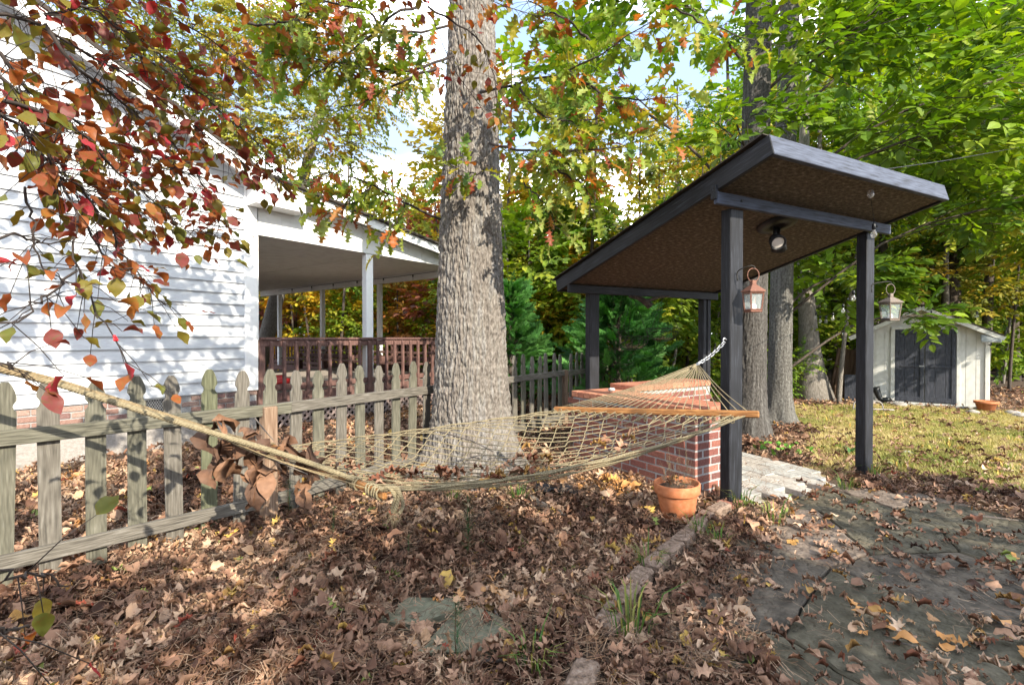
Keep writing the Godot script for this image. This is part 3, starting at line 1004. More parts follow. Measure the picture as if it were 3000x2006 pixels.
func stone(st: SurfaceTool, top: PackedVector2Array, low: PackedVector2Array, h: float, up: Callable) -> void:
	var idx := Geometry2D.triangulate_polygon(top)
	for k in range(0, idx.size(), 3):
		face(st, [up.call(top[idx[k]], h), up.call(top[idx[k + 1]], h), up.call(top[idx[k + 2]], h)], TOP)
	# skirt from the top edge out and down to the ground
	var c := Vector2.ZERO
	for p in top:
		c += p / top.size()
	for i in top.size():
		var p := top[i]
		var q := top[(i + 1) % top.size()]
		var o := (p + q) / 2 - c
		var po := p + (p - c).normalized() * 0.008
		var qo := q + (q - c).normalized() * 0.008
		face(st, [up.call(p, h), up.call(q, h), up.call(qo, h - 0.008), up.call(po, h - 0.008)], Vector3(o.x, 1, -o.y))
		face(st, [up.call(po, h - 0.008), up.call(qo, h - 0.008), up.call(qo, -0.03), up.call(po, -0.03)], Vector3(o.x, 0, -o.y))

# ---------------------------------------------------------------- trees
func bark_trunk(base: Vector3, path: Array, rad: Callable, cell: Vector2, depth: float, seg: int, dh: float, hmax: float, shade: Color) -> ArrayMesh:
	var n := FastNoiseLite.new()
	n.noise_type = FastNoiseLite.TYPE_CELLULAR
	n.cellular_return_type = FastNoiseLite.RETURN_DISTANCE2_SUB
	n.frequency = 1.0
	n.seed = 9
	var n2 := FastNoiseLite.new()
	n2.frequency = 1.0
	n2.fractal_octaves = 4
	var c := curve(path)
	var st := begin(true)
	var rows := int(hmax / dh)
	for j in rows + 1:
		var h := hmax * j / rows - 0.08
		var k := clampf(h / path[path.size() - 1].y, 0.0, 1.0)
		var mid := c.sample_baked(c.get_baked_length() * k, true)
		for i in seg + 1:
			var a := TAU * (i % seg) / seg
			var d := Vector3(cos(a), 0, sin(a))
			var r: float = rad.call(h, a)
			var warp := 0.02 * n2.get_noise_3d(d.x * 3.0, h * 2.5, d.z * 3.0)
			var q := Vector3(d.x * r / cell.x, (h + warp * 3.0) / cell.y, d.z * r / cell.x) + Vector3(warp, 0, -warp) * 34.0
			var f := n.get_noise_3d(q.x, q.y, q.z) + 1.0 # 0 in the furrows
			var fur := clampf(f * 2.1, 0.0, 1.0)
			var g := n2.get_noise_3d(d.x * r * 28.0, h * 9.0, d.z * r * 28.0)
			var dd := depth * (fur * (2.0 - fur) - 0.75) + depth * 0.45 * g
			var p := mid + d * (r + dd)
			p.y = h + n2.get_noise_3d(d.z * 9.0, h * 6.0, d.x * 9.0) * 0.012
			var lich := clampf(n2.get_noise_3d(d.x * 4.0 + 7.0, h * 1.4, d.z * 4.0) * 2.2, 0.0, 1.0)
			var tone := 0.95 + 0.35 * n2.get_noise_3d(d.x * 11.0, h * 2.2, d.z * 11.0)
			st.set_color(Color(shade.r * tone + 0.25 * lich, shade.g * tone + 0.27 * lich, shade.b * tone + 0.27 * lich))
			st.add_vertex(base + p)
	for j in rows:
		for i in seg:
			var a := j * (seg + 1) + i
			for k in [a, a + seg + 1, a + 1, a + 1, a + seg + 1, a + seg + 2]:
				st.add_index(k)
	return done(st)

func pal(cols: Array, p: Vector3, scale := 0.35) -> Color:
	var v := clampf(0.5 + 0.75 * nz.get_noise_3d(p.x * scale * 50.0, p.y * scale * 50.0, p.z * scale * 50.0) + rf(-0.28, 0.28), 0.0, 0.999) * (cols.size() - 1)
	var i := int(v)
	var c: Color = (cols[i] as Color).lerp(cols[i + 1], v - i)
	var f := rf(0.75, 1.25)
	return Color(c.r * f, c.g * f, c.b * f)

var sprigs := {}
func sprig_of(called: String) -> ArrayMesh:
	if not sprigs.has(called):
		var m: ArrayMesh
		match called:
			"hardwood": m = sprig(9, 0.42, 0.15, OVATE4, 0.7, true)
			"fine": m = sprig(11, 0.42, 0.1, OVATE4, 0.8, true)
			"big": m = sprig(9, 0.4, 0.165, OVATE, 0.6, true)
			"far": m = sprig(12, 1.0, 0.2, OVATE4, 1.2, false)
			"cedar": m = cedar_spray()
		sprigs[called] = m
	return sprigs[called]

func cedar_spray() -> ArrayMesh: # flat feathery spray
	var st := begin()
	for i in 16:
		var k := i / 16.0
		var s := 1.0 if i % 2 else -1.0
		var l := 0.16 * (1.0 - k * 0.7)
		for m in 3:
			var b := Basis(TOP, -s * (0.75 - m * 0.22)) * Basis(Vector3(0, 0, 1), rf(-0.3, 0.25))
			var f := rf(0.7, 1.25)
			leaf(st, [0.0, 0.012, 0.011, 0.0], l * (1.0 - m * 0.22), 0.2, rf(-0.3, 0.3), 0.0, 0.0, Transform3D(b, Vector3(0.36 * k + m * 0.012, rf(-0.02, 0.02), 0)), Color(f, f, f))
	return done(st)

# blobs: [centre, radii, number of shoots], relative to the base
func tree(called: String, label: String, category: String, group: String, base: Vector3, h: float, r0: float, lean: Vector3, blobs: Array, sp: String, size: float, cols: Array, leaf_mat: Material, bark: Material, trunk: ArrayMesh = null, flare := 0.0) -> Node3D:
	var t := thing(called, label, category, Transform3D(Basis(), base), group)
	var path := []
	for i in 8:
		var k := i / 7.0
		path.append(Vector3(lean.x * k + 0.06 * h * 0.12 * sin(k * 5.0 + base.x * 3.0), h * k - 0.15 * (1.0 - k), lean.z * k + 0.06 * h * 0.12 * cos(k * 4.0 + base.z)))
	if trunk:
		mk("trunk", trunk, bark, t)
	else:
		var st := begin(true)
		tube(st, smooth(path, 14), r0, r0 * 0.25, 9, flare)
		mk("trunk", done(st), bark, t)
	var br := begin(true)
	var xf := []
	var col := []
	for b in blobs:
		var c: Vector3 = b[0]
		var rad: Vector3 = b[1]
		var k := clampf((c.y - Vector2(c.x - lean.x * c.y / h, c.z - lean.z * c.y / h).length() * 0.55) / h, 0.08, 0.97)
		var from := Vector3(lean.x * k, h * k, lean.z * k)
		if from.distance_to(c) < 0.1:
			from.y *= 0.6
		var m := (from + c) * 0.5 + Vector3(0, 0.12, 0) * from.distance_to(c)
		var limb := smooth([from, m, c], 6)
		var lr := clampf(r0 * 0.16, 0.009, 0.024)
		tube(br, limb, lr, lr * 0.4, 5)
		var subs := []
		for i in maxi(3, int(b[2] / 14.0)):
			var e := c + Vector3(rf(-1, 1) * rad.x, rf(-1, 1) * rad.y, rf(-1, 1) * rad.z) * 0.75
			var s: Vector3 = limb[rng.randi_range(3, 6)]
			var mm := (s + e) * 0.5 + rv(0.12)
			tube(br, [s, mm, e], lr * 0.35, lr * 0.15, 4)
			subs.append(s)
			subs.append(mm)
			subs.append(e)
		for i in int(b[2]):
			var d := rv(1.0).normalized() * pow(rng.randf(), 0.42)
			var p := c + d * rad
			var near: Vector3 = subs[rng.randi_range(0, subs.size() - 1)]
			p = p.lerp(near, 0.35 * rng.randf())
			var o := d * 0.8 + (p - from).normalized() * 0.5 + rv(0.5)
			o.y = o.y * 0.45 - 0.12
			var bas := basis_x(o, (TOP + rv(0.45)).normalized())
			xf.append(Transform3D(bas.scaled(Vector3.ONE * size * rf(0.75, 1.2)), p))
			col.append(pal(cols, p + base))
	mk("branches", done(br), M.dark_bark if sp != "fine" else bark, t)
	kind(multi("crown", sprig_of(sp), leaf_mat, xf, col, t), "stuff")
	return t

const GREEN := [Color(0.045, 0.1, 0.02), Color(0.085, 0.165, 0.025), Color(0.15, 0.24, 0.03), Color(0.26, 0.31, 0.035)]
const LIME := [Color(0.07, 0.14, 0.02), Color(0.14, 0.235, 0.025), Color(0.24, 0.33, 0.03), Color(0.42, 0.4, 0.04)]
const GOLD := [Color(0.14, 0.2, 0.025), Color(0.36, 0.33, 0.035), Color(0.6, 0.42, 0.03), Color(0.58, 0.28, 0.025)]
const OLIVE := [Color(0.08, 0.13, 0.025), Color(0.2, 0.24, 0.04), Color(0.38, 0.35, 0.05), Color(0.5, 0.32, 0.05)]
const RUST := [Color(0.14, 0.16, 0.03), Color(0.36, 0.24, 0.04), Color(0.46, 0.2, 0.04), Color(0.3, 0.09, 0.03)]
const PINK := [Color(0.12, 0.1, 0.03), Color(0.28, 0.09, 0.07), Color(0.36, 0.13, 0.12), Color(0.3, 0.06, 0.06)]
const CEDAR := [Color(0.04, 0.13, 0.035), Color(0.07, 0.2, 0.045), Color(0.12, 0.28, 0.06)]

func copy_of(t: Node3D, label: String, at: Transform3D, leaf_mat: Material = null) -> Node3D:
	var c := t.duplicate() as Node3D
	var stem := t.name.rstrip("0123456789").trim_suffix("_")
	c.name = numbered(stem, self)
	add_child(c)
	c.transform = at
	c.set_meta("label", label)
	if leaf_mat:
		(c.get_node("crown") as MultiMeshInstance3D).material_override = leaf_mat
	return c

func forest_blobs(h: float, low: float, wide: float, n: int, each: int) -> Array:
	var b := []
	for i in n:
		var k := (i + 0.5) / n
		var y := lerpf(low, h * 0.97, k)
		var w := wide * (0.45 + 0.75 * sin(PI * clampf(0.25 + k * 0.75, 0.0, 1.0)))
		var a := i * 2.4 + rf(-0.5, 0.5)
		b.append([Vector3(cos(a) * w * 0.6, y, sin(a) * w * 0.6), Vector3(w * 0.62, 0.3 + w * 0.3, w * 0.62), each])
	return b

func woods() -> void:
	# trees one can tell apart
	var oak_r := func(h: float, a: float) -> float: return 0.2 - 0.008 * h + 0.1 * exp(-h / 0.22) * (1.0 + 0.35 * sin(a * 4.0 + 1.0))
	var b := V(3.13, gh(3.13, 6.3), 6.3)
	var tm := bark_trunk(Vector3.ZERO, [Vector3(0, 0, 0), Vector3(0.05, 3, 0), Vector3(0.14, 7.5, 0)], oak_r, Vector2(0.03, 0.1), 0.016, 120, 0.04, 7.5, Color(0.38, 0.37, 0.36))
	tree("oak_tree", "dark furrowed oak trunk right behind the front shelter post, nearer of the pair", "tree", "", b, 9.0, 0.2, Vector3(0.16, 0, 0), [
		[Vector3(-1.5, 5.6, 0.4), Vector3(1.3, 0.9, 1.0), 110], [Vector3(-2.6, 4.4, 0.6), Vector3(1.0, 0.7, 0.8), 60], [Vector3(1.4, 5.2, 0.6), Vector3(1.3, 0.9, 1.0), 110], [Vector3(2.4, 4.2, 1.0), Vector3(1.1, 0.7, 0.9), 90], [Vector3(0.2, 7.2, 0.0), Vector3(1.8, 1.1, 1.6), 150], [Vector3(0.5, 4.6, 1.0), Vector3(1.2, 0.8, 0.6), 70], [Vector3(1.6, 3.6, 1.0), Vector3(1.0, 0.5, 0.6), 60], [Vector3(0.9, 6.0, 1.2), Vector3(1.2, 0.7, 0.6), 60], [Vector3(-0.6, 3.7, 0.9), Vector3(0.7, 0.4, 0.5), 30]],
		"hardwood", 1.0, LIME, M.foliage, M.bark, tm)
	var pale_r := func(h: float, a: float) -> float: return 0.17 - 0.006 * h + 0.11 * exp(-h / 0.2) * (1.0 + 0.4 * sin(a * 5.0))
	tm = bark_trunk(Vector3.ZERO, [Vector3(0, 0, 0), Vector3(0.02, 3, 0.05), Vector3(0.12, 8, 0.1)], pale_r, Vector2(0.035, 0.09), 0.009, 100, 0.045, 8.0, Color(0.58, 0.585, 0.56))
	tree("oak_tree", "pale lichen-spotted oak trunk, farther of the pair behind the shelter", "tree", "", V(4.14, gh(4.14, 7.4), 7.4), 9.5, 0.17, Vector3(0.2, 0, 0), [
		[Vector3(1.6, 3.9, 0.6), Vector3(1.2, 0.7, 1.0), 110], [Vector3(2.8, 3.2, 0.9), Vector3(1.1, 0.6, 0.9), 100], [Vector3(3.6, 4.5, 0.4), Vector3(1.3, 0.9, 1.1), 130], [Vector3(1.0, 2.3, 0.2), Vector3(0.8, 0.45, 0.7), 55], [Vector3(0.9, 6.3, 0.2), Vector3(1.5, 1.1, 1.3), 130], [Vector3(2.9, 6.2, 0.2), Vector3(1.5, 1.0, 1.3), 130], [Vector3(2.75, 1.7, -0.4), Vector3(0.42, 0.25, 0.3), 20]],
		"big", 1.0, LIME, M.foliage, M.bark, tm)
	tree("oak_tree", "oak with flared roots standing between the shelter and the grey shed", "tree", "", V(7.3, gh(7.3, 11.6), 11.6), 10.0, 0.21, Vector3(-0.3, 0, 0), [
		[Vector3(0.8, 4.6, 1.0), Vector3(1.6, 0.9, 1.2), 120], [Vector3(-1.5, 3.3, 1.2), Vector3(1.2, 0.7, 1.0), 90], [Vector3(1.8, 6.4, 0.8), Vector3(2.0, 1.2, 1.5), 150], [Vector3(-0.8, 7.2, 0.5), Vector3(2.0, 1.2, 1.6), 150]],
		"hardwood", 1.1, LIME, M.foliage, M.grey_bark, null, 0.3)
	tree("sapling", "thin leaning grey sapling beside the flared oak at the lawn's edge", "tree", "", V(7.55, gh(7.55, 11.0), 11.0), 5.0, 0.055, Vector3(0.5, 0, 0), [[Vector3(0.4, 4.4, 0.2), Vector3(0.9, 0.7, 0.8), 60], [Vector3(-0.4, 3.4, 0.3), Vector3(0.7, 0.4, 0.6), 40]], "hardwood", 1.0, LIME, M.foliage, M.grey_bark)
	tree("oak_tree", "thick dark trunk rising directly behind the shed roof", "tree", "", V(12.9, gh(12.9, 14.2), 14.2), 12.0, 0.27, Vector3(0.1, 0, 0), [
		[Vector3(-1.5, 5.0, 2.0), Vector3(1.8, 1.2, 1.4), 170], [Vector3(1.5, 5.0, 1.6), Vector3(1.8, 1.2, 1.4), 160], [Vector3(0.0, 7.5, 1.5), Vector3(2.4, 1.5, 2.0), 210], [Vector3(-2.4, 7.8, 1.0), Vector3(2.0, 1.3, 1.6), 170]], "hardwood", 1.2, LIME, M.foliage, M.dark_bark, null, 0.1)
	tree("hickory_tree", "broad bright green hickory whose boughs hang over the lawn from the right", "tree", "", V(12.6, gh(12.6, 8.6), 8.6), 9.5, 0.2, Vector3(-0.6, 0, 0), [
		[Vector3(-3.6, 3.6, 0.2), Vector3(1.3, 0.6, 1.0), 110], [Vector3(-2.4, 2.9, 0.4), Vector3(1.2, 0.5, 1.0), 90], [Vector3(-4.6, 4.9, 0.3), Vector3(1.4, 0.9, 1.1), 130], [Vector3(-2.7, 4.7, 0.2), Vector3(1.5, 0.9, 1.2), 140], [Vector3(-3.9, 6.3, 0.4), Vector3(1.7, 1.0, 1.3), 150], [Vector3(-1.2, 6.2, 0.6), Vector3(1.7, 1.1, 1.3), 150], [Vector3(-1.0, 3.9, 0.8), Vector3(1.2, 0.9, 1.0), 100]],
		"big", 1.05, LIME, M.foliage, M.grey_bark)
	tree("leaning_tree", "tall leaning trunk with small yellow leaves above the porch roof", "tree", "", V(-8.2, gh(-8.2, 15.0), 15.0), 12.5, 0.26, Vector3(3.4, 0, 0), [
		[Vector3(-0.5, 8.5, 0.5), Vector3(2.2, 1.6, 1.6), 380], [Vector3(1.0, 10.5, 0.3), Vector3(2.4, 1.6, 1.8), 380], [Vector3(-2.6, 9.6, 0.6), Vector3(2.2, 1.8, 1.8), 260], [Vector3(2.6, 7.6, 0.5), Vector3(2.1, 1.3, 1.5), 300], [Vector3(4.2, 9.2, 0.3), Vector3(2.0, 1.4, 1.4), 240], [Vector3(-3.2, 6.4, 1.0), Vector3(2.0, 1.6, 1.4), 190], [Vector3(0.6, 6.2, 0.8), Vector3(2.0, 1.2, 1.2), 230]],
		"fine", 1.25, OLIVE, M.foliage_warm, M.grey_bark)
	tree("tall_oak", "olive-leaved tree rising behind the house roof at the upper left", "tree", "", V(-12.0, gh(-12.0, 14.0), 14.0), 12.0, 0.25, Vector3(0.6, 0, 0), [
		[Vector3(0.5, 7.0, 0.5), Vector3(2.2, 1.6, 1.6), 230], [Vector3(1.6, 9.5, 0.3), Vector3(2.4, 1.8, 1.8), 260], [Vector3(-1.6, 9.0, 0.6), Vector3(2.4, 1.8, 1.8), 230], [Vector3(2.6, 5.6, 0.6), Vector3(1.8, 1.3, 1.4), 150], [Vector3(0.5, 11.5, 0.4), Vector3(2.4, 1.3, 1.8), 200]], "fine", 1.25, OLIVE, M.foliage_warm, M.dark_bark)
	tree("dead_tree", "nearly bare forked tree against the sky left of the big oak", "tree", "", V(-2.6, gh(-2.6, 16.5), 16.5), 7.6, 0.11, Vector3(0.7, 0, 0), [
		[Vector3(-0.2, 6.6, 0.0), Vector3(0.9, 0.9, 0.5), 14], [Vector3(1.2, 7.4, 0.0), Vector3(0.8, 0.7, 0.5), 12], [Vector3(0.2, 4.6, 0.2), Vector3(0.8, 0.6, 0.5), 40]], "fine", 1.0, GOLD, M.foliage_warm, M.grey_bark)
	# two cedars by the fence
	cedar(V(1.75, gh(1.75, 7.9), 7.9), 2.35, 1.0, "bright green feathery cedar behind the brick counter under the shelter roof", 900)
	cedar(V(-0.05, gh(-0.05, 8.3), 8.3), 2.2, 0.85, "green cedar standing just right of the big oak behind the fence", 700)
	# undergrowth near the lawn
	tree("bush", "low bright green bush between the pale oak and the flared oak", "bush", "", V(6.05, gh(6.05, 11.0), 11.0), 1.3, 0.02, Vector3.ZERO, [[Vector3(0, 0.6, 0), Vector3(0.65, 0.5, 0.5), 90], [Vector3(0.5, 0.95, 0), Vector3(0.45, 0.35, 0.4), 45]], "fine", 0.7, LIME, M.foliage, M.grey_bark)
	# the wood: a few kinds of tree, each standing where it grows
	var protos := []
	var specs := [
		["forest_tree", 11.0, 0.13, 2.4, 1.7, 9, 62, "hardwood", GREEN, M.foliage, M.dark_bark, "tall green-leaved forest tree behind the yard"],
		["forest_tree", 10.0, 0.11, 2.6, 1.5, 8, 58, "hardwood", OLIVE, M.foliage_warm, M.grey_bark, "tall olive and yellow forest tree behind the yard"],
		["understory_tree", 4.6, 0.05, 0.7, 1.15, 7, 46, "hardwood", GOLD, M.foliage_warm, M.dark_bark, "small golden-leaved tree under the forest trees"],
		["understory_tree", 4.2, 0.045, 0.6, 1.1, 7, 46, "hardwood", LIME, M.foliage, M.grey_bark, "small light green tree under the forest trees"],
		["understory_tree", 4.8, 0.05, 1.0, 1.1, 6, 40, "hardwood", PINK, M.foliage_warm, M.dark_bark, "small dusky red tree under the forest trees"],
		["understory_tree", 3.8, 0.045, 0.5, 1.05, 6, 42, "hardwood", RUST, M.foliage_warm, M.dark_bark, "small rust-coloured tree under the forest trees"],
		["pine_tree", 13.0, 0.12, 7.0, 1.5, 5, 42, "fine", GREEN, M.foliage, M.dark_bark, "straight dark trunk with a high crown in the wood"],
		["young_tree", 7.5, 0.05, 3.0, 0.9, 5, 26, "hardwood", OLIVE, M.foliage_warm, M.dark_bark, "thin dark young trunk in the wood"]]
	var kinds_at := []
	var tries := 0
	var spots := []
	while spots.size() < 185 and tries < 9000:
		tries += 1
		var z := 9.6 + 17.0 * pow(rng.randf(), 1.15)
		var x := rf(-1.15, 1.2) * z
		var p := Vector2(x, z)
		if inside(p, LAWN) or (x > 2.0 and z < 12.2 and x < 12.5) or (x > 12 and z < 10.5):
			continue
		# keep off the house, porch and shed
		var l := (x + 4.88) * 0.6 + (z - 4.64) * 0.8
		var m := -(x + 4.88) * 0.8 + (z - 4.64) * 0.6
		if l < 8.0 and m > -2.2:
			continue
		if x > 7.0 and x < 13.0 and z < 13.6:
			continue
		var ok := true
		for s in spots:
			if s.distance_to(p) < 0.7 + 0.018 * z:
				ok = false
		if ok:
			spots.append(p)
	var sunny := [Vector2(0.3, 10.2), Vector2(1.1, 11.0), Vector2(2.1, 10.6), Vector2(3.0, 11.4), Vector2(-0.7, 11.6), Vector2(1.7, 12.6), Vector2(3.9, 12.0), Vector2(0.2, 13.0), Vector2(5.2, 12.8), Vector2(-1.6, 13.0)]
	spots.append_array(sunny)
	for i in spots.size():
		var p: Vector2 = spots[i]
		var az := p.x / p.y
		var k: int = [0, 1, 2, 3, 4, 5, 6, 7, 7, 6, 3, 2, 7][rng.randi_range(0, 12)]
		if az > -0.45 and az < 0.33 and k in [0, 1, 6]: # the sky shows here above the low trees
			k = [2, 3, 5, 7][rng.randi_range(0, 3)]
		if az > 0.3 and k in [2, 5, 4] and rng.randf() < 0.6:
			k = 3 if rng.randf() < 0.5 else 0
		if az > 0.42 and k in [2, 4, 5]:
			k = 3
		if az < -0.2 and k == 3 and rng.randf() < 0.5:
			k = 2
		if p in sunny:
			k = 3 if i % 3 else 2
		var s: Array = specs[k]
		var at := Transform3D(Basis(TOP, rf(0, TAU)).scaled(Vector3.ONE * rf(0.82, 1.2)), G(p.x, p.y))
		while protos.size() <= k:
			protos.append(null)
		var place := "above the house" if az < -0.56 else "through the porch" if az < -0.3 else "left of the big oak" if az < -0.1 else "beside the cedars" if az < 0.16 else "under the shelter roof" if az < 0.36 else "beyond the shelter" if az < 0.55 else "left of the shed" if az < 0.78 else "behind the shed" if az < 1.0 else "right of the shed"
		place = ("near, " if p.y < 13.0 else "farther, " if p.y < 19.0 else "far back, ") + place
		if protos[k] == null:
			var blobs := forest_blobs(s[1], s[3], s[4], s[5], s[6])
			protos[k] = tree(s[0], s[11] + ", " + place, "tree", s[11].replace("tree", "trees").replace("treess", "trees"), at.origin, s[1], s[2], Vector3(rf(-0.5, 0.5), 0, rf(-0.4, 0.4)), blobs, s[7], 1.15, s[8], s[9], s[10])
			protos[k].transform = at
		else:
			copy_of(protos[k], s[11] + ", " + place, at)
	# the far wood, which reads as one mass
	var xf := []
	var col := []
	for i in 22000:
		var a := rf(-0.95, 0.95)
		var d := rf(25.0, 42.0)
		var x := sin(a) * d
		var z := cos(a) * d
		var top := 7.0 + 5.0 * nz.get_noise_2d(a * 700.0, 50.0) + (6.0 if a > 0.28 else 0.0) + (3.0 if a < -0.5 else 0.0)
		var y := top * pow(rng.randf(), 0.8)
		var g := nz.get_noise_3d(x * 9.0, y * 14.0, z * 9.0)
		if g < -0.12:
			continue
		xf.append(Transform3D(basis_x(rv(1.0) + Vector3(0, -0.2, 0), (TOP + rv(0.7)).normalized()).scaled(Vector3.ONE * rf(1.0, 1.7)), V(x, gh(x, z) + y, z)))
		col.append(pal([GREEN[1], LIME[2], OLIVE[2], GOLD[2], RUST[1]], V(x * 0.5, y, z * 0.5)))
	var fw := multi("far_forest", sprig_of("far"), M.foliage, xf, col)
	kind(fw, "stuff")
	tag(fw, "far-off wood of green, yellow and rust leaves behind the trees", "forest")
	var st := begin(true)
	tube(st, [Vector3.ZERO, Vector3(0.1, 5, 0), Vector3(0.0, 11, 0.1)], 0.14, 0.06, 6)
	var trunk := done(st)
	xf = []
	for i in 260:
		var a := rf(-0.95, 0.95)
		var d := rf(23.0, 42.0)
		xf.append(Transform3D(Basis(Vector3(0, 0, 1), rf(-0.06, 0.06)).scaled(Vector3(rf(0.5, 1.5), rf(0.6, 1.0), rf(0.5, 1.5))), G(sin(a) * d, cos(a) * d, -0.2)))
	var ft := multi("far_trunks", trunk, M.dark_bark, xf, [Color.WHITE])
	kind(ft, "stuff")
	tag(ft, "dense dark trunks of the far-off wood", "forest")
	# trees behind the photographer, which shade the patio and the leaf bed
	var behind := [[5.6, -3.6, "crooked"], [2.6, -3.4, "slender"], [0.3, -4.4, "small"], [4.2, -5.4, "tall"], [6.9, -5.2, "forked"], [1.5, -5.8, "leaning"], [3.6, -2.9, "bushy"], [7.0, -3.2, "yellowing"], [-0.8, -6.2, "stout"], [2.4, -7.2, "distant"], [4.9, -4.4, "mossy"], [1.2, -4.2, "young"]]
	for i in behind.size():
		copy_of(protos[[3, 2, 5][i % 3]], behind[i][2] + " small tree behind the photographer's place", Transform3D(Basis(TOP, i * 1.3).scaled(Vector3(1.15, 1.0, 1.15)), G(behind[i][0], behind[i][1])))

func cedar(base: Vector3, h: float, w: float, label: String, n: int) -> void:
	var t := thing("cedar_tree", label, "tree", Transform3D(Basis(), base))
	mk("trunk", rod([Vector3.ZERO, Vector3(0.03, h * 0.5, 0), Vector3(0, h, 0)], 0.05, 0.01, 7), M.dark_bark, t)
	var br := begin(true)
	var xf := []
	var col := []
	for i in n:
		var k := pow(rng.randf(), 0.8)
		var y := lerpf(0.15, h, k)
		var a := rf(0, TAU)
		var r := w * (1.0 - k) * rf(0.75, 1.15) + 0.08
		var d := Vector3(cos(a), 0.35, sin(a))
		var p := Vector3(cos(a) * r, y + 0.15 * r, sin(a) * r) * Vector3(rf(0.3, 1.0), 1, 1)
		var q := rf(0.35, 1.0)
		p = Vector3(cos(a) * r * q, y + 0.25 * r * q, sin(a) * r * q)
		xf.append(Transform3D(basis_x(d + rv(0.45), (TOP * 0.4 + rv(1.0)).normalized()).scaled(Vector3.ONE * rf(0.55, 1.05)), p))
		col.append(pal(CEDAR, p + base, 1.2))
		if i % 6 == 0:
			tube(br, [Vector3(0, y - 0.1, 0), p], 0.01, 0.004, 4)
	mk("branches", done(br), M.dark_bark, t)
	kind(multi("crown", sprig_of("cedar"), M.needles, xf, col, t), "stuff")

